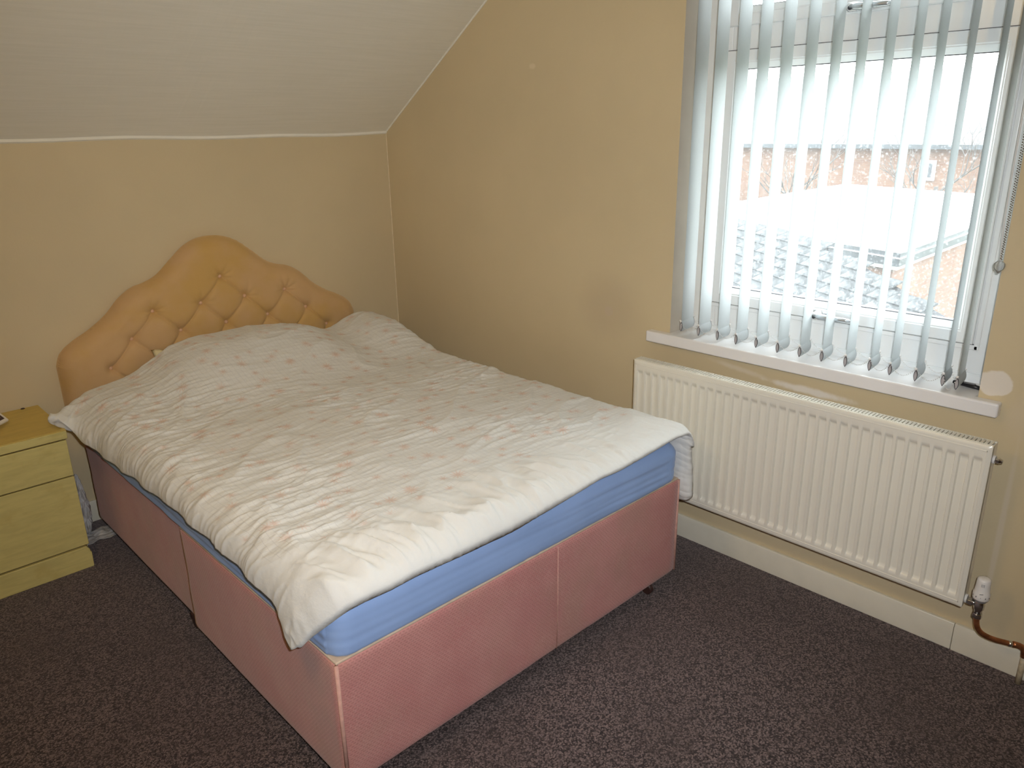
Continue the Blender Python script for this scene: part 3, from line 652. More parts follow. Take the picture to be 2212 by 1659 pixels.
for (x, y) in ((BX0 + 0.12, YF + 0.12), (BX1 - 0.125, YF + 0.028), (BX0 + 0.03, YM + 0.06), (BX1 - 0.12, YM - 0.1), (BX0 + 0.10, YH - 0.10), (BX1 - 0.12, YH - 0.10)):
    cs_ = MB().lathe([(0.0001, -0.009), (0.018, -0.009), (0.022, -0.006), (0.022, 0.006), (0.018, 0.009), (0.0001, 0.009)], (x, y, 0.022), 'x', 20)
    c1 = B('castor', loc_mesh(cs_, BDO), 'castor', bed, smooth=False)
    B('castor_fork', loc_mesh(MB().box(x - 0.014, x + 0.014, y - 0.012, y + 0.016, 0.034, HB0 + 0.012), BDO), 'castor', c1, bevel=0.004)

# buttoned headboard
HC = -0.975; HW = 0.678
hx = [0, 0.06, 0.115, 0.175, 0.25, 0.30, 0.35, 0.41, 0.46, 0.54, 0.61, 0.645, 0.665, HW]
hz = [1.131, 1.124, 1.100, 1.052, 0.990, 0.969, 0.956, 0.918, 0.868, 0.812, 0.775, 0.750, 0.725, 0.690]
# smooth interpolation (Catmull style through monotone points)
def hermite(xs, zs, x):
    xs = np.array(xs); zs = np.array(zs); m = np.gradient(zs, xs); m[0] = 0
    i = np.clip(np.searchsorted(xs, x) - 1, 0, len(xs) - 2); h = xs[i + 1] - xs[i]; t = (x - xs[i]) / h
    return (2 * t ** 3 - 3 * t ** 2 + 1) * zs[i] + (t ** 3 - 2 * t ** 2 + t) * h * m[i] + (-2 * t ** 3 + 3 * t ** 2) * zs[i + 1] + (t ** 3 - t ** 2) * h * m[i + 1]
def htop(x): return hermite(hx, hz, np.abs(x))
HZ0 = 0.50
buttons = [(0.0, 0.961)] + [(s_ * 0.1, 0.859) for s_ in (-1, 1)] + [(s_ * 0.3, 0.857) for s_ in (-1, 1)] + [(s_ * 0.2, 0.757) for s_ in (-2, -1, 0, 1, 2)] + [(s_ * 0.1, 0.655) for s_ in (-5, -3, -1, 1, 3, 5)] + [(s_ * 0.2, 0.553) for s_ in (-2, -1, 0, 1, 2)]
nu, nv = 400, 220
uu = np.linspace(-1, 1, nu); xs = HW * np.sin(uu * np.pi / 2 * 0.93) / math.sin(math.pi / 2 * 0.93)
tp = htop(xs); vv = np.linspace(0, 1, nv) ** 0.85
X = np.repeat(xs[:, None], nv, 1); Zg = HZ0 + (tp[:, None] - HZ0) * vv[None, :]
# distance to the outline
ox = np.linspace(-HW, HW, 500); out = np.c_[ox, htop(ox)]; out = np.vstack([np.c_[np.full(60, -HW), np.linspace(HZ0, 0.69, 60)], out, np.c_[np.full(60, HW), np.linspace(0.69, HZ0, 60)]])
D = np.full(X.shape, 9.0)
for p_ in out: D = np.minimum(D, np.hypot(X - p_[0], Zg - p_[1]))
puff = 0.074 * np.sqrt(np.clip(1 - (1 - np.clip(D / 0.060, 0, 1)) ** 2, 0, 1)) + 0.016 * sstep(0.03, 0.2, D)
dim = np.zeros_like(X)
for bx_, bz_ in buttons:
    r_ = np.hypot(X - bx_, (Zg - bz_)); dim += 0.030 * np.exp(-(r_ / 0.022) ** 1.2) 
crease = np.zeros_like(X)
for i, a in enumerate(buttons):
    for b in buttons[i + 1:]:
        if abs(abs(a[0] - b[0]) - 0.1) < 0.01 and abs(abs(a[1] - b[1]) - 0.102) < 0.01:
            ax_, az_ = a; dx, dz_ = b[0] - a[0], b[1] - a[1]; L2 = dx * dx + dz_ * dz_
            t = np.clip(((X - ax_) * dx + (Zg - az_) * dz_) / L2, 0, 1); dd = np.hypot(X - ax_ - t * dx, Zg - az_ - t * dz_)
            crease = np.maximum(crease, 0.0115 * np.exp(-(dd / 0.0070) ** 1.1))
gather = np.zeros_like(X)
for bx_, bz_ in buttons[:5]:
    th = np.arctan2(Zg - bz_, X - bx_); r_ = np.hypot(X - bx_, Zg - bz_); gather += 0.0016 * np.cos(th * 9 + bx_ * 40) * np.exp(-((r_ - 0.03) / 0.03) ** 2) * (Zg > bz_ - 0.01)
Yd = puff - np.minimum(dim, 0.030) - crease + gather + 0.0012 * perlin(X * 18, Zg * 18, 5)
YBK = -0.010
Pf = np.stack([X + HC, YBK - np.maximum(Yd, -0.002), Zg], -1)
hme = grid_mesh('headboard', off_ := (Pf - np.array(BDO)))
hm = link('headboard', hme, 'velour', bed, smooth=True)
# the cover wraps round the edge to the back, which is closed off flat
bmh = bmesh.new(); bmh.from_mesh(hme)
eh = bmesh.ops.extrude_edge_only(bmh, edges=[e for e in bmh.edges if e.is_boundary])
for v_ in [e for e in eh['geom'] if isinstance(e, bmesh.types.BMVert)]: v_.co.y = -0.0035 - BDO[1]
bmesh.ops.holes_fill(bmh, edges=[e for e in bmh.edges if e.is_boundary]); bmesh.ops.recalc_face_normals(bmh, faces=bmh.faces); bmh.to_mesh(hme); bmh.free(); hme.shade_smooth(); hme.set_sharp_from_angle(angle=math.radians(75))
bt = MB().lathe([(0.0001, -0.007), (0.004, -0.0065), (0.0075, -0.004), (0.0085, -0.001), (0.008, 0.003), (0.0001, 0.004)], (0, 0, 0), 'y', 16).mesh('button'); bt.materials.append(M['velour_button']); bt.shade_smooth()
for bx_, bz_ in buttons:
    i = np.argmin(np.abs(xs - bx_)); j = np.argmin(np.abs(Zg[i] - bz_)); o = bpy.data.objects.new('button', bt); C.objects.link(o); o.parent = hm
    o.location = (HC + bx_ - BDO[0], YBK - float(Yd[i, j]) - 0.006 - BDO[1], bz_ - BDO[2])
for s_ in (-1, 1): B('headboard_strut', loc_mesh(MB().box(HC + s_ * 0.45 - 0.03, HC + s_ * 0.45 + 0.03, -0.128, -0.060, 0.14, 0.5), BDO), 'castor', bed, bevel=0.003)

# mattress in a blue fitted sheet
mx0, mx1, my0, my1, mz0, mz1 = BX0 - 0.004, BX1 - 0.002, YF - 0.007, YH, HB + 0.004, 0.552
def rrect(x0, x1, y0, y1, r, n=24, ns=70):
    pts = []; nm_ = []
    for cx, cy, a0 in ((x1 - r, y0 + r, -90), (x1 - r, y1 - r, 0), (x0 + r, y1 - r, 90), (x0 + r, y0 + r, 180)):
        for k in range(n + 1): a = math.radians(a0 + 90 * k / n); pts.append((cx + r * math.cos(a), cy + r * math.sin(a))); nm_.append((math.cos(a), math.sin(a)))
        nxt = {-90: (x1, y1 - r), 0: (x0 + r, y1), 90: (x0, y0 + r), 180: (x1 - r, y0)}[a0]; cur = pts[-1]
        for k in range(1, ns): pts.append((cur[0] + (nxt[0] - cur[0]) * k / ns, cur[1] + (nxt[1] - cur[1]) * k / ns)); nm_.append(nm_[-1])
    return np.array(pts), np.array(nm_)
XY, NR = rrect(mx0, mx1, my0, my1, 0.060)
arc = np.r_[0, np.cumsum(np.hypot(*np.diff(np.vstack([XY, XY[:1]]), axis=0).T))][:-1]
hh = mz1 - mz0; rows = []
re = 0.045
for k in range(7): a = math.radians(-90 + 90 * k / 6); rows.append((mz0 + 0.022 + 0.022 * math.sin(a), 0.012 * (1 - math.cos(a)) + 0.0))
for k in range(1, 14): rows.append((mz0 + 0.022 + (hh - 0.022 - re) * k / 14, 0.0))
for k in range(8): a = math.radians(90 * k / 7); rows.append((mz1 - re + re * math.sin(a), re * (1 - math.cos(a))))
for k in range(1, 6): rows.append((mz1 + 0.004 * k / 5, re + 0.1 * k))
Pm = np.zeros((len(rows), len(XY), 3))
for i, (z, ins) in enumerate(rows):
    u = (z - mz0) / hh; env = 1.0 if ins < 0.04 else 0.0
    rid = perlin(arc * 1.1 + u * 0.6, u * 5.5 + arc * 0.35, 41); w = 0.0042 * (1 - np.abs(rid) * 2.2) * (0.25 + 0.75 * sstep(0.55, 1.2, np.where(arc > arc.max() - 1.3, arc.max() - arc, 0) * -1 + 1.3)) + 0.003 * perlin(arc * 5, u * 2 + 0 * arc, 42)
    hem = 0.0030 * np.sin(arc * 210 + 3 * perlin(arc * 8, arc * 0 + 1, 43)) * (1 if u < 0.14 else 0) * perlin(arc * 3, arc * 0, 44).clip(0, 1) * 2
    ii = ins * np.minimum(1, 1)
    Pm[i, :, :2] = XY + NR * ((w - 0.006) * env + hem - ii)[:, None]; Pm[i, :, 2] = z + 0.002 * perlin(arc * 4, arc * 0 + i * 0.1, 45)
mo = ((mx0 + mx1) / 2, (my0 + my1) / 2, mz0)
mme = grid_mesh('mattress', Pm - np.array(mo), wrap=True)
bm = bmesh.new(); bm.from_mesh(mme); bmesh.ops.holes_fill(bm, edges=[e for e in bm.edges if e.is_boundary]); bmesh.ops.recalc_face_normals(bm, faces=bm.faces); bm.to_mesh(mme); bm.free()
mt = link('mattress', mme, 'blue', smooth=True); mt.location = mo
tag(mt, 'mattress in a plain blue fitted sheet on the pink divan', 'mattress')

# pillows under the duvet
def pillow(x0, x1, y0, y1, z0, th, mat, seed, name='pillow'):
    n = 48; u, v = np.meshgrid(np.linspace(-1, 1, n), np.linspace(-1, 1, n), indexing='ij')
    f_ = ((1 - np.abs(u) ** 2.6).clip(0) * (1 - np.abs(v) ** 2.6).clip(0)) ** 0.5
    cx, cy = (x0 + x1) / 2, (y0 + y1) / 2; px = cx + u * (x1 - x0) / 2 * (1 - 0.05 * (1 - np.abs(v) ** 2)); py = cy + v * (y1 - y0) / 2 * (1 - 0.05 * (1 - np.abs(u) ** 2))
    wv = 0.006 * perlin(u * 4, v * 4, seed) * f_
    lift = 0.115 * np.exp(-(((u + 1) / 0.35) ** 2 + ((v - 1) / 0.22) ** 2))
    top = np.stack([px - cx, py - cy, th * 0.62 * f_ + wv + th * 0.38 + lift], -1); bot = np.stack([px - cx, py - cy, th * 0.38 * (1 - f_) + lift], -1)
    P_ = np.concatenate([top, bot[::-1]], 0)
    me = grid_mesh(name, P_); bm = bmesh.new(); bm.from_mesh(me); bmesh.ops.remove_doubles(bm, verts=bm.verts, dist=0.0004); bmesh.ops.holes_fill(bm, edges=[e for e in bm.edges if e.is_boundary]); bmesh.ops.recalc_face_normals(bm, faces=bm.faces); bm.to_mesh(me); bm.free()
    o = link(name, me, mat, smooth=True); o.location = (cx, cy, z0); return o
tag(pillow(-1.33, -0.66, -0.58, -0.128, 0.561, 0.098, 'pillow', 61), 'pale yellow pillow under the duvet with one corner showing beside the headboard', 'pillow')

# ------------------------------------------------------------------ duvet
NS, NT = 400, 440
tv_ = np.linspace(0, 1, NT)
def tab(xs_, ys_, x): return np.interp(x, xs_, ys_)
# per-column rest positions across the bed
frac = np.linspace(0, 1, NS)
sL, sT, sA = 0.11, 0.73, 0.80        # ends of left shoulder, top, right arc along the sample range
XT0, XT1 = -1.595, -0.318
def smooth_tab(xs_, ys_, x):
    xs_ = np.array(xs_, float); ys_ = np.array(ys_, float); h = 0.018; acc = 0
    for k in np.linspace(-1.5, 1.5, 7): acc = acc + np.interp(x + k * h, xs_, ys_)
    return acc / 7
def yfoot(x): return smooth_tab([-1.72, -1.70, -1.67, -1.62, -1.5, -1.2, -0.9, -0.5, -0.27], [-1.895, -1.915, -1.985, -2.035, -2.055, -2.052, -2.058, -2.052, -2.048], x)
def yhead(x): return smooth_tab([-1.80, -1.76, -1.70, -1.62, -1.5, -1.35, -1.0, -0.6, -0.27], [-0.36, -0.34, -0.25, -0.19, -0.165, -0.158, -0.158, -0.165, -0.16], x)
def head_h(x): return smooth_tab([-1.78, -1.67, -1.59, -1.45, -1.40, -1.33, -1.26, -1.16, -0.97, -0.88, -0.74, -0.67, -0.585, -0.52, -0.45, -0.37, -0.30, -0.26],
                                 [0.60, 0.612, 0.632, 0.645, 0.664, 0.704, 0.736, 0.753, 0.749, 0.745, 0.724, 0.702, 0.664, 0.668, 0.703, 0.720, 0.700, 0.690], x)
def zedge_foot(x): return smooth_tab([-1.72, -1.69, -1.66, -1.60, -1.45, -1.29, -1.13, -0.94, -0.77, -0.68, -0.5, -0.38, -0.27],
                                     [0.46, 0.495, 0.525, 0.548, 0.560, 0.552, 0.548, 0.566, 0.580, 0.574, 0.582, 0.590, 0.575], x)
P = np.zeros((NS, NT, 3)); UVd = np.zeros((NS, NT, 2)); ARC = np.zeros(NS)
ZTOP = 0.602
for i, s_ in enumerate(frac):
    if s_ < sL: zone = 0; ph = s_ / sL
    elif s_ < sT: zone = 1; ph = (s_ - sL) / (sT - sL)
    elif s_ < sA: zone = 2; ph = (s_ - sT) / (sA - sT)
    else: zone = 3; ph = (s_ - sA) / (1 - sA)
    # nominal x and arc length for this column
    y_nom = -0.335 + (-1.58) * tv_
    xl = smooth_tab([-2.1, -1.92, -1.85, -1.5, -0.9, -0.65, -0.50, -0.42, -0.33], [-1.705, -1.702, -1.692, -1.688, -1.690, -1.698, -1.716, -1.742, -1.788], y_nom)
    zl = smooth_tab([-2.1, -1.92, -1.885, -1.850, -1.815, -1.75, -1.5, -1.3, -1.1, -0.8, -0.6, -0.5, -0.42, -0.35], [0.388, 0.392, 0.405, 0.445, 0.484, 0.496, 0.516, 0.519, 0.514, 0.502, 0.504, 0.520, 0.568, 0.632], y_nom)
    xl = xl + 0.006 * perlin(y_nom * 7, y_nom * 0 + 2.0, 71) + 0.004 * np.sin(y_nom * 38)
    zl = zl + 0.010 * perlin(y_nom * 8, y_nom * 0 + 5.0, 72) * (y_nom > -1.85)
    if zone == 0: xx = XT0 + (xl - XT0) * np.cos(ph * np.pi / 2); ARC[i] = ph * 0.15
    elif zone == 1: xx = np.full(NT, XT0 + (XT1 - XT0) * ph); ARC[i] = 0.15 + 1.27 * ph
    elif zone == 2: xx = np.full(NT, XT1 + 0.050 * math.sin(ph * math.pi / 2)); ARC[i] = 1.42 + 0.086 * ph
    else: xx = -0.268 + 0.012 * ph * np.sin(y_nom * 6.0) * 0.5 + 0 * y_nom; ARC[i] = 1.506 + 0.25 * ph
    yh, yf_ = yhead(xx), yfoot(xx)
    yy_ = yh + (yf_ - yh) * tv_
    # top surface height
    hb_ = head_h(xx) - ZTOP
    wide = sstep(-0.30, -0.80, yy_)            # 0 at pillows -> 1 down the bed
    z = ZTOP + hb_ * (1 - wide)
    z += 0.012 * np.exp(-((yy_ + 1.2) / 0.6) ** 2) * np.sin(np.clip((xx - XT0) / (XT1 - XT0), 0, 1) * np.pi)
    # lumps and creases
    lump = 0.008 * perlin(xx * 3.2, yy_ * 4.5, 81) + 0.005 * perlin(xx * 6.5 + 3, yy_ * 9.0, 82)
    wy = yy_ + 0.06 * perlin(xx * 2.2, yy_ * 2.2, 83) + 0.10 * xx
    c1 = perlin(xx * 3.0, wy * 15.0, 84); c2 = perlin(xx * 5.0 + 9, wy * 26.0 + 4, 85); c3 = perlin(xx * 11 + 2, wy * 20.0, 86)
    m1 = (0.35 + 0.65 * sstep(-0.05, 0.40, perlin(xx * 2.3, yy_ * 2.3, 87))) * (0.25 + 0.75 * sstep(0.08, 0.32, yy_ - yf_))
    wx = xx + 0.05 * perlin(xx * 5, yy_ * 6, 94); c4 = perlin(wx * 8 + wy * 6 + 31, wy * 30 - wx * 5, 95); c5 = perlin(wx * 14 - wy * 9 + 11, wy * 22 + wx * 8, 96)
    cre = 0.0075 * (1 - np.abs(c1) * 3.6).clip(0, 1) ** 2 + 0.0050 * (1 - np.abs(c2) * 3.6).clip(0, 1) ** 2 + 0.003 * c3 + 0.0040 * (1 - np.abs(c4) * 4.0).clip(0, 1) ** 2 + 0.0030 * (1 - np.abs(c5) * 4.0).clip(0, 1) ** 2
    fq = yy_ - yf_; fo1 = perlin(xx * 13 + yy_ * 3.0, yy_ * 3.0, 97); fo2 = perlin(xx * 24 + yy_ * 6, yy_ * 5.0, 98)
    fold = (0.022 * (1 - np.abs(fo1) * 3.0).clip(0, 1) ** 1.6 + 0.011 * (1 - np.abs(fo2) * 3.2).clip(0, 1) ** 2) * np.exp(-((fq - 0.11) / 0.10) ** 2) * (0.25 + 0.75 * sstep(-0.1, 0.3, perlin(xx * 2.0, yy_ * 0 + 1.5, 99)))
    dg = 0.006 * (1 - np.abs(perlin(xx * 2.2 - yy_ * 3.4 + 5, xx * 1.6 + yy_ * 1.3, 100)) * 6.0).clip(0, 1) ** 2
    z += lump + 0.68 * cre * m1 + fold + dg * sstep(0.05, 0.25, fq)
    # gathers near the left edge and the foot seam
    dl = np.abs(xx - xl) if zone <= 1 else np.full(NT, 9.0)
    z += 0.016 * ((1 - np.abs(perlin(yy_ * 16 + xx * 3, xx * 4, 88)) * 3.2).clip(0, 1) ** 1.5 - 0.3) * np.exp(-(dl / 0.13) ** 2) * (0.4 + perlin(yy_ * 3, yy_ * 0, 89))
    df_ = yy_ - yf_
    ga = np.sin(xx * 95 + 7 * perlin(xx * 6, yy_ * 3, 90)) * (0.5 + 0.8 * perlin(xx * 4 + 0 * yy_, yy_ * 0 + 3, 91))
    z += 0.0045 * ga * np.exp(-((df_ - 0.05) / 0.07) ** 2)
    # foot roll
    wdt = 0.075; zf = zedge_foot(xx); k = np.sqrt(np.clip(1 - (1 - np.clip(df_ / wdt, 0, 1)) ** 2, 0, 1)); z = np.where(df_ < wdt, zf + (z - zf) * k, z)
    # head roll
    dh = yh - yy_; kh = np.sqrt(np.clip(1 - (1 - np.clip(dh / 0.05, 0, 1)) ** 2, 0, 1)); zh = z - 0.045 * (1 - kh); z = np.where(dh < 0.05, zh, z)
    if zone == 0: zz_ = zl + (z - zl) * np.sin(ph * np.pi / 2); zz_ = np.where(ph == 0, zl, zz_)
    elif zone == 1: zz_ = z
    elif zone == 2: zz_ = z - 0.055 * (1 - math.cos(ph * math.pi / 2))
    else:
        zb_ = 0.305 + 0.02 * np.sin(yy_ * 3); zz_ = (z - 0.055) + (zb_ - (z - 0.055)) * ph
        # hanging side follows its own foot edge, drifting outwards a little
        yy_ = yh + (-2.040 - 0.016 * ph - yh) * tv_
        xx = xx + 0.006 * perlin(yy_ * 10, zz_ * 10, 93) 
    P[i, :, 0] = xx; P[i, :, 1] = yy_; P[i, :, 2] = zz_
    UVd[i, :, 0] = ARC[i]; UVd[i, :, 1] = (1 - tv_) * 1.9
# round the four corners of the cover by resampling the grid
def sample(fi, ft):
    i0 = np.clip(np.floor(fi).astype(int), 0, NS - 2); t0 = np.clip(np.floor(ft).astype(int), 0, NT - 2); a_ = (fi - i0)[..., None]; b_ = (ft - t0)[..., None]
    return P[i0, t0] * (1 - a_) * (1 - b_) + P[i0 + 1, t0] * a_ * (1 - b_) + P[i0, t0 + 1] * (1 - a_) * b_ + P[i0 + 1, t0 + 1] * a_ * b_
RC = 0.045; AL = ARC[-1]; aa, tt = np.meshgrid(ARC, tv_ * 1.75, indexing='ij'); TL = 1.75
pa = np.where(aa < RC, 1 - aa / RC, np.where(aa > AL - RC, 1 - (AL - aa) / RC, 0)); pt_ = np.where(tt < RC, 1 - tt / RC, np.where(tt > TL - RC, 1 - (TL - tt) / RC, 0))
kk = np.where((pa > 0) & (pt_ > 0), np.maximum(pa, pt_) / np.maximum(np.hypot(pa, pt_), 1e-9), 1.0)
na = np.where(aa < RC, RC * (1 - pa * kk), np.where(aa > AL - RC, AL - RC * (1 - pa * kk), aa)); nt_ = np.where(tt < RC, RC * (1 - pt_ * kk), np.where(tt > TL - RC, TL - RC * (1 - pt_ * kk), tt))
P = sample(np.interp(na, ARC, np.arange(NS)), nt_ / TL * (NT - 1))
# normals and underside
du = np.gradient(P, axis=0); dv = np.gradient(P, axis=1); Nn = np.cross(dv, du); Nn /= np.linalg.norm(Nn, axis=2, keepdims=True) + 1e-12
if Nn[NS // 2, NT // 2, 2] < 0: Nn = -Nn
# stitched hem: small puckers perpendicular to the edges
def ridge(x, y, seed): return (1 - np.abs(perlin(x, y, seed)) * 3.0).clip(0, 1) ** 1.3
dfoot = (1 - tv_)[None, :] * 1.75 + 0 * ARC[:, None]; dleft = ARC[:, None] + 0 * tv_[None, :]; AA = ARC[:, None] + 0 * tv_[None, :]; TT = tv_[None, :] * 1.75 + 0 * ARC[:, None]
pk1 = ridge(AA * 34 + 3, dfoot * 7, 131) * np.exp(-((dfoot - 0.030) / 0.032) ** 2) * (0.35 + 0.9 * np.abs(perlin(AA * 5, dfoot * 0 + 2, 132)))
pk2 = ridge(TT * 26 + 9, dleft * 7, 133) * np.exp(-((dleft - 0.045) / 0.045) ** 2) * (0.35 + 0.9 * np.abs(perlin(TT * 5, dleft * 0 + 4, 134)))
pk3 = ridge(TT * 40 + AA * 3, AA * 9, 135) * sstep(1.47, 1.53, AA) * 0.7
P = P + Nn * (0.0075 * pk1 + 0.0085 * pk2 + 0.004 * pk3)[..., None]
du = np.gradient(P, axis=0); dv = np.gradient(P, axis=1); N2 = np.cross(dv, du); N2 /= np.linalg.norm(N2, axis=2, keepdims=True) + 1e-12; Nn = np.where((N2 * Nn).sum(2, keepdims=True) < 0, -N2, N2)
ai = np.minimum(ARC[:, None], ARC[-1] - ARC[:, None]); at = np.minimum(tv_[None, :], 1 - tv_[None, :]) * 1.9
ed = np.minimum(np.repeat(ai, NT, 1), np.repeat(at, NS, 0))
th = 0.044 * np.sqrt(np.clip(1 - (1 - np.clip(ed / 0.05, 0, 1)) ** 2, 0, 1)); th[int(NS * sT):] *= 0.68
# smooth the underside so creases stay on top
PS = P.copy()
for _ in range(3):
    PS[1:-1, 1:-1] = (PS[:-2, 1:-1] + PS[2:, 1:-1] + PS[1:-1, :-2] + PS[1:-1, 2:]) / 4
NS_ = Nn.copy()
for _ in range(8): NS_[1:-1, 1:-1] = (NS_[:-2, 1:-1] + NS_[2:, 1:-1] + NS_[1:-1, :-2] + NS_[1:-1, 2:]) / 4
NS_ /= np.linalg.norm(NS_, axis=2, keepdims=True)
wE = np.clip(ed / 0.045, 0, 1)[..., None]; Bt = P * (1 - wE) + PS * wE - NS_ * th[..., None]; Bt[0] = P[0]; Bt[-1] = P[-1]; Bt[:, 0] = P[:, 0]; Bt[:, -1] = P[:, -1]
DO = np.array([-0.98, -1.1, 0.552])
allv = np.concatenate([P.reshape(-1, 3), Bt.reshape(-1, 3)]) - DO; idx = np.arange(NS * NT).reshape(NS, NT)
q = np.stack([idx[:-1, :-1], idx[1:, :-1], idx[1:, 1:], idx[:-1, 1:]], -1).reshape(-1, 4); q2 = q[:, ::-1] + NS * NT
dme = bpy.data.meshes.new('duvet'); dme.from_pydata(allv.tolist(), [], np.concatenate([q, q2]).tolist())
ul = dme.uv_layers.new(name='UVMap'); fl2 = np.concatenate([UVd.reshape(-1, 2)] * 2); li = np.empty(len(dme.loops), dtype=np.int32); dme.loops.foreach_get('vertex_index', li)
ul.data.foreach_set('uv', fl2[li].astype(np.float32).ravel())
bm = bmesh.new(); bm.from_mesh(dme); bmesh.ops.remove_doubles(bm, verts=[v for v in bm.verts if v.is_boundary], dist=0.00005); bmesh.ops.recalc_face_normals(bm, faces=bm.faces); bm.to_mesh(dme); bm.free()
dv_ = link('duvet', dme, 'duvet', smooth=True); dv_.location = DO
tag(dv_, 'crumpled white duvet with faded daisy print spread over the bed', 'duvet')

# ================================================================== bedside cabinet and small things
NX1, NX0, NYF, NZ = -1.750, -2.170, -0.392, 0.557
ns = thing('bedside_cabinet', 'worn yellow painted bedside cabinet left of the bed', 'cabinet', ((NX0 + NX1) / 2, -0.2, 0)); NO = ((NX0 + NX1) / 2, -0.2, 0)
B('body', loc_mesh(MB().box(NX0 + 0.004, NX1 - 0.004, NYF + 0.016, -0.022, 0.0, NZ - 0.034), NO), 'yellow', ns, bevel=0.002)
B('gap_panel', loc_mesh(MB().box(NX0 + 0.008, NX1 - 0.008, NYF + 0.012, NYF + 0.0165, 0.03, NZ - 0.034), NO), 'gap_brown', ns)
B('top', loc_mesh(MB().box(NX0, NX1 + 0.004, NYF + 0.002, -0.018, NZ - 0.004, NZ), NO), 'yellow_top', ns, bevel=0.0015)
B('top_edge', loc_mesh(MB().box(NX0, NX1 + 0.004, NYF, -0.018, NZ - 0.034, NZ - 0.0038), NO), 'yellow', ns, bevel=0.002)
B('drawer', loc_mesh(MB().box(NX0 + 0.002, NX1 - 0.002, NYF, NYF + 0.012, 0.3805, NZ - 0.039), NO), 'yellow', ns, bevel=0.002)
B('drawer', loc_mesh(MB().box(NX0 + 0.002, NX1 - 0.002, NYF, NYF + 0.012, 0.095, 0.3755), NO), 'yellow', ns, bevel=0.002)
B('plinth', loc_mesh(MB().prism([(NX0, 0.0), (NX1 + 0.0, 0.0), (NX1 + 0.001, 0.060), (NX1 - 0.003, 0.066), (NX1 - 0.003, 0.074), (NX1 - 0.012, 0.088), (NX0, 0.088)], NYF - 0.002, NYF + 0.018, 'y'), NO), 'yellow', ns, bevel=0.002)
B('back_screw', loc_mesh(MB().lathe([(0.0001, 0), (0.008, 0.001), (0.006, 0.003), (0.0001, 0.004)], (-1.80, -0.028, NZ), 'z', 14), NO), 'castor', ns)
# tilted white-framed picture lying on the cabinet
pf = thing('small_picture', 'small dark picture in a rounded white frame on the yellow cabinet', 'picture', (-1.968, -0.170, NZ + 0.066)); pf.rotation_euler = (math.radians(42), 0, math.radians(40))
B('frame', MB().box(-0.065, 0.065, -0.085, 0.085, 0.0, 0.012), 'frame_white', pf, bevel=0.006)
B('stand', MB().add([(-0.02, 0.0, 0.0), (0.02, 0.0, 0.0), (0.02, 0.004, 0.0), (-0.02, 0.004, 0.0), (-0.02, -0.045, -0.082), (0.02, -0.045, -0.082), (0.02, -0.041, -0.084), (-0.02, -0.041, -0.084)], [(0, 1, 2, 3), (4, 5, 6, 7), (0, 1, 5, 4), (1, 2, 6, 5), (2, 3, 7, 6), (3, 0, 4, 7)]), 'castor', pf)
rrp = lambda hx_, hy_, z0, z1: MB().box(-hx_, hx_, -hy_, hy_, z0, z1)
B('picture', rrp(0.052, 0.072, 0.0115, 0.0128), 'print_dark', pf); B('inner_print', rrp(0.043, 0.063, 0.0125, 0.0132), 'print_mid', pf); B('inner_print', rrp(0.034, 0.054, 0.0130, 0.0136), 'print_dark', pf)
# crumpled polythene bag between cabinet and bed
n = 70; u, v = np.meshgrid(np.linspace(0, 2 * np.pi, n, endpoint=False), np.linspace(0, 1, 46), indexing='xy')
rad_ = 0.045 * (np.sin(np.pi * np.clip(v, 0.02, 0.98)) ** 0.5) * (1.25 - 0.6 * v); rad_ = rad_ * (1 + 0.9 * np.abs(perlin(np.cos(u) * 2 + 7, np.sin(u) * 2 + v * 5, 101)) - 0.35) + 0.010 * perlin(u * 3, v * 12, 102)
Pb = np.stack([np.cos(u) * rad_ * 0.62, np.sin(u) * rad_ * 1.25, 0.002 + v * 0.27 + 0.0 * u], -1); Pb[0, :, :2] *= 0.05; Pb[-1, :, :2] *= 0.05
bag = link('plastic_bag', grid_mesh('plastic_bag', Pb, wrap=True), 'bag', smooth=True); bag.location = (-1.690, -0.115, 0.0)
tag(bag, 'crumpled white plastic bag squeezed between cabinet and bed base', 'bag')
n = 40; u, v = np.meshgrid(np.linspace(-1, 1, n), np.linspace(-1, 1, n), indexing='ij'); rr_ = np.hypot(u, v)
hgt = 0.004 + 0.022 * np.abs(perlin(u * 2.5, v * 2.5, 104)) * (1.2 - rr_).clip(0) ; Pq = np.stack([u * 0.075 * (1 + 0.3 * perlin(v * 2, u * 2, 105)), v * 0.055 * (1 + 0.3 * perlin(u * 2 + 5, v * 2, 106)), hgt], -1)
bg2 = link('wrapper', grid_mesh('wrapper', Pq), 'bag', smooth=True); bg2.location = (-1.655, -0.155, 0.0)
sd = bg2.modifiers.new('solid', 'SOLIDIFY'); sd.thickness = 0.0015
tag(bg2, 'flattened white polythene wrapper on the carpet by the bed head', 'wrapper')

# ================================================================== OUTSIDE THE WINDOW
GZ = -3.2
struct(B('ground', MB().box(0.6, 90, -60, 80, GZ - 0.1, GZ), 'grass'))
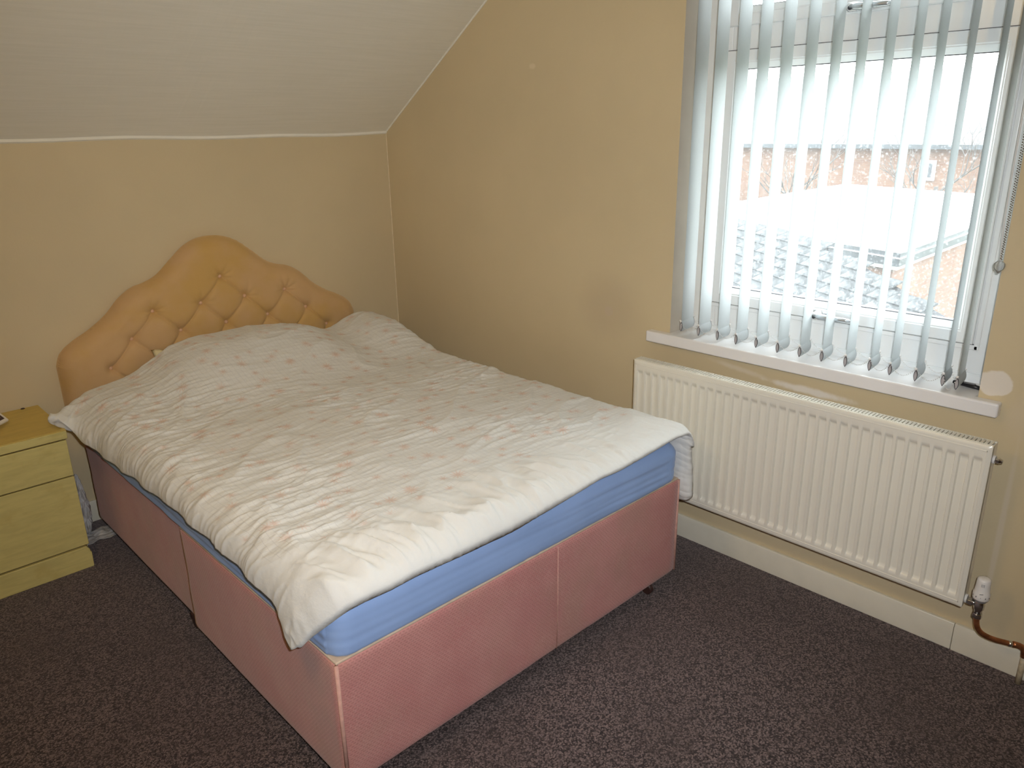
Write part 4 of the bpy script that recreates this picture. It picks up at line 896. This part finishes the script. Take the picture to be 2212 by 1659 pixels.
# tiled lean-to roof below the window
P0 = Vector((4.84654, -0.26635, -0.04433)); d1 = Vector((0.526878, 0.849941, 0.0)); pr_ = Vector((0.849941, -0.526878, 0.0)); a = math.radians(30)
sv = pr_ * math.cos(a) + Vector((0, 0, 1)) * math.sin(a); nv_ = d1.cross(sv)
if nv_.z < 0: nv_ = -nv_
rf = thing('tiled_roof', 'wet grey tiled roof just below the window with rows of tiles', 'roof', P0)
edge = [(-2.2, 0.02), (-1.5, 0.17), (-1.06, 0.25), (-0.28, 0.42), (0.6, 0.60), (1.26, 0.68), (2.01, 0.78), (4.2, 0.78)]
def vtop(u_): return float(np.interp(u_, [e[0] for e in edge], [e[1] for e in edge]))
poly = [(-2.2, -1.6)] + edge[:] + [(4.2, -1.6)]
top_ = [d1 * p_[0] + sv * (p_[1] - 0.02) - nv_ * 0.03 for p_ in poly]; nP = len(top_)
lowv = [Vector((t.x, t.y, GZ - P0.z)) for t in top_]
B('roof_deck', MB().add([tuple(t) for t in top_] + [tuple(t) for t in lowv], [tuple(range(nP)), tuple(range(2 * nP - 1, nP - 1, -1))] + [(k, (k + 1) % nP, nP + (k + 1) % nP, nP + k) for k in range(nP)]), 'roof_under', rf)
gauge, tw = 0.135, 0.235
tm = MB().box(-tw / 2 + 0.001, tw / 2 - 0.001, -0.085, 0.085, 0.0, 0.014)
tm.v = [(v[0], v[1], v[2] + (0.010 if v[1] < 0 else -0.012) + (0.006 if abs(v[0]) > 99 else 0)) for v in tm.v]
tme = tm.mesh('roof_tile'); tme.materials.append(M['roof_tile'])
bas = Matrix((d1, sv, nv_)).transposed(); rt = random.Random(5); cnt = 0
for r_ in range(17):
    vv_ = -1.42 + r_ * gauge
    for k in range(-9, 18):
        u_ = k * tw + (tw / 2 if r_ % 2 else 0)
        if u_ < -2.1 or u_ > 4.1 or vv_ + 0.05 > vtop(u_) : continue
        o = bpy.data.objects.new('roof_tile', tme); C.objects.link(o); o.parent = rf; cnt += 1
        o.matrix_local = Matrix.Translation(d1 * u_ + sv * vv_ + nv_ * rt.uniform(0, 0.003)) @ (bas @ Matrix.Rotation(rt.uniform(-0.008, 0.008), 3, 'Z')).to_4x4()
# flat-roofed brick extension beyond it
eb_ = Vector((9.014, 0.718)); e1 = Vector((0.99928, 0.038)); e2 = Vector((0.335, 0.942))
def ext_poly(grow, L1=9, L2=5.4):
    A = eb_ - e1 * grow - e2 * grow; Bq = eb_ + e1 * (L1 + grow) - e2 * grow; Cq = eb_ + e1 * (L1 + grow) + e2 * (L2 + grow); Dq = eb_ - e1 * grow + e2 * (L2 + grow)
    return [tuple(A), tuple(Bq), tuple(Cq), tuple(Dq)]
exn = thing('brick_extension', 'orange brick building with pale flat roof and dark fascia behind the tiled roof', 'building', (9.0, 0.7, GZ)); EO = (9.0, 0.7, GZ)
me_ = loc_mesh(MB().prism(ext_poly(0.0), GZ, -0.42), EO).mesh('brick_wall'); box_uv(me_); link('brick_wall', me_, 'brick', exn)
B('soffit', loc_mesh(MB().prism(ext_poly(0.10), -0.46, -0.40), EO), 'out_white', exn)
B('fascia', loc_mesh(MB().prism(ext_poly(0.14), -0.40, -0.215), EO), 'fascia_dark', exn)
B('fascia_cap', loc_mesh(MB().prism(ext_poly(0.16), -0.29, -0.275), EO), 'out_white', exn)
B('flat_roof', loc_mesh(MB().prism(ext_poly(0.12), -0.215, -0.195), EO), 'flat_roof', exn)
# small white canopy with a dark edge on the brick wall, and a cable loop
cn = thing('white_canopy', 'small white canopy with dark edge beside the tiled roof', 'canopy', (4.6, -1.75, -0.1))
B('canopy_top', MB().box(-0.12, 0.42, -0.30, 0.10, 0.06, 0.16), 'out_white', cn, bevel=0.01); B('canopy_edge', MB().box(-0.14, 0.44, -0.32, 0.12, -0.01, 0.06), 'fascia_dark', cn, bevel=0.005)
B('cable', MB().tube(bez((0.0, 0.08, 0.10), (0.02, 0.22, 0.42), (0.1, -0.02, 0.5), (0.25, -0.15, 0.14), 16), 0.008, 6), 'black', cn)
# far terrace house
fh = thing('brick_house', 'distant pale orange brick house with grey roof seen through the wet glass', 'house', (26, 9, GZ)); FO = (26, 9, GZ)
me_ = loc_mesh(MB().box(26, 33, 2.0, 20.0, GZ, 0.62), FO).mesh('brick_wall'); box_uv(me_); link('brick_wall', me_, 'brick', fh)
B('roof', loc_mesh(MB().prism([(25.7, 0.66), (29.5, 3.2), (33.3, 0.66)], 1.8, 20.2, 'y'), FO), 'far_roof', fh)
B('gutter', loc_mesh(MB().box(25.6, 25.75, 1.8, 20.2, 0.56, 0.70), FO), 'fascia_dark', fh)
for (y0, y1, z0, z1) in ((5.9, 6.4, -0.45, 0.20), (13.6, 14.2, -0.5, 0.2)):
    f_ = B('window', loc_mesh(MB().box(25.93, 26.02, y0, y1, z0, z1), FO), 'out_white', fh)
    B('pane', loc_mesh(MB().box(25.91, 25.94, y0 + 0.1, (y0 + y1) / 2 - 0.04, z0 + 0.1, z1 - 0.1), FO), 'far_pane', f_); B('pane', loc_mesh(MB().box(25.91, 25.94, (y0 + y1) / 2 + 0.04, y1 - 0.1, z0 + 0.1, z1 - 0.1), FO), 'far_pane', f_)
# garden wall and hedge in front of the house
gw = loc_mesh(MB().box(23.6, 23.85, 5.5, 16, GZ, -1.25), (23.7, 10, GZ)).mesh('garden_wall'); box_uv(gw); gwo = link('garden_wall', gw, 'brick'); gwo.location = (23.7, 10, GZ)
tag(gwo, 'low brick garden wall in front of the distant house', 'wall')
def tree(base, h, seed, label):
    rr = random.Random(seed); t = thing('bare_tree', label, 'tree', base, 'bare trees in the gardens'); tr = MB(); br_ = MB()
    tr.tube([(0, 0, 0), (0.05, 0.03, h * 0.3), (0.0, 0.08, h * 0.62)], [0.12, 0.09, 0.06], 8)
    def grow(p_, d, L, r, dep):
        pts = [p_]; q_ = Vector(p_)
        for k in range(3):
            d = (d + Vector((rr.uniform(-0.22, 0.22), rr.uniform(-0.22, 0.22), rr.uniform(-0.05, 0.16)))).normalized(); q_ = q_ + d * L / 3; pts.append(q_.copy())
        br_.tube(pts, [r, r * 0.8, r * 0.6, r * 0.4], 5)
        if dep:
            for k in range(3 if dep > 1 else 2):
                nd = (d + Vector((rr.uniform(-0.8, 0.8), rr.uniform(-0.8, 0.8), rr.uniform(-0.1, 0.5)))).normalized(); grow(pts[rr.choice((2, 3, 3))], nd, L * 0.66, r * 0.55, dep - 1)
    for k in range(6): an = k * 1.05 + rr.uniform(-0.3, 0.3); grow(Vector((0, 0.06, h * (0.35 + 0.045 * k))), Vector((math.cos(an), math.sin(an), 0.8)).normalized(), h * 0.24, 0.035, 3)
    B('trunk', tr, 'bark', t, smooth=True); B('branches', br_, 'bark', t); return t
tree((22.2, 4.5, GZ), 4.6, 1, 'bare tree standing in front of the distant brick house wall')
tree((21.4, 8.4, GZ), 4.4, 2, 'bare tree behind the far left end of the flat roof')
tree((17.0, 9.3, GZ), 4.0, 4, 'leftmost bare tree seen through the window')
hg = MB(); n = 60; u, v = np.meshgrid(np.linspace(0, 2 * np.pi, 48, endpoint=False), np.linspace(-1, 1, 40), indexing='xy')
rh = (1 - np.abs(v) ** 4) ** 0.5 * (1 + 0.35 * perlin(u * 3, v * 14, 120)); Ph = np.stack([np.cos(u) * rh * 0.8, v * 5.5, 1.1 + np.sin(u) * rh * 1.1], -1)
hgo = link('hedge', grid_mesh('hedge', Ph, wrap=True), 'hedge'); hgo.location = (21.8, 15.4, GZ); tag(hgo, 'long clipped hedge in the garden behind the flat roof', 'hedge')
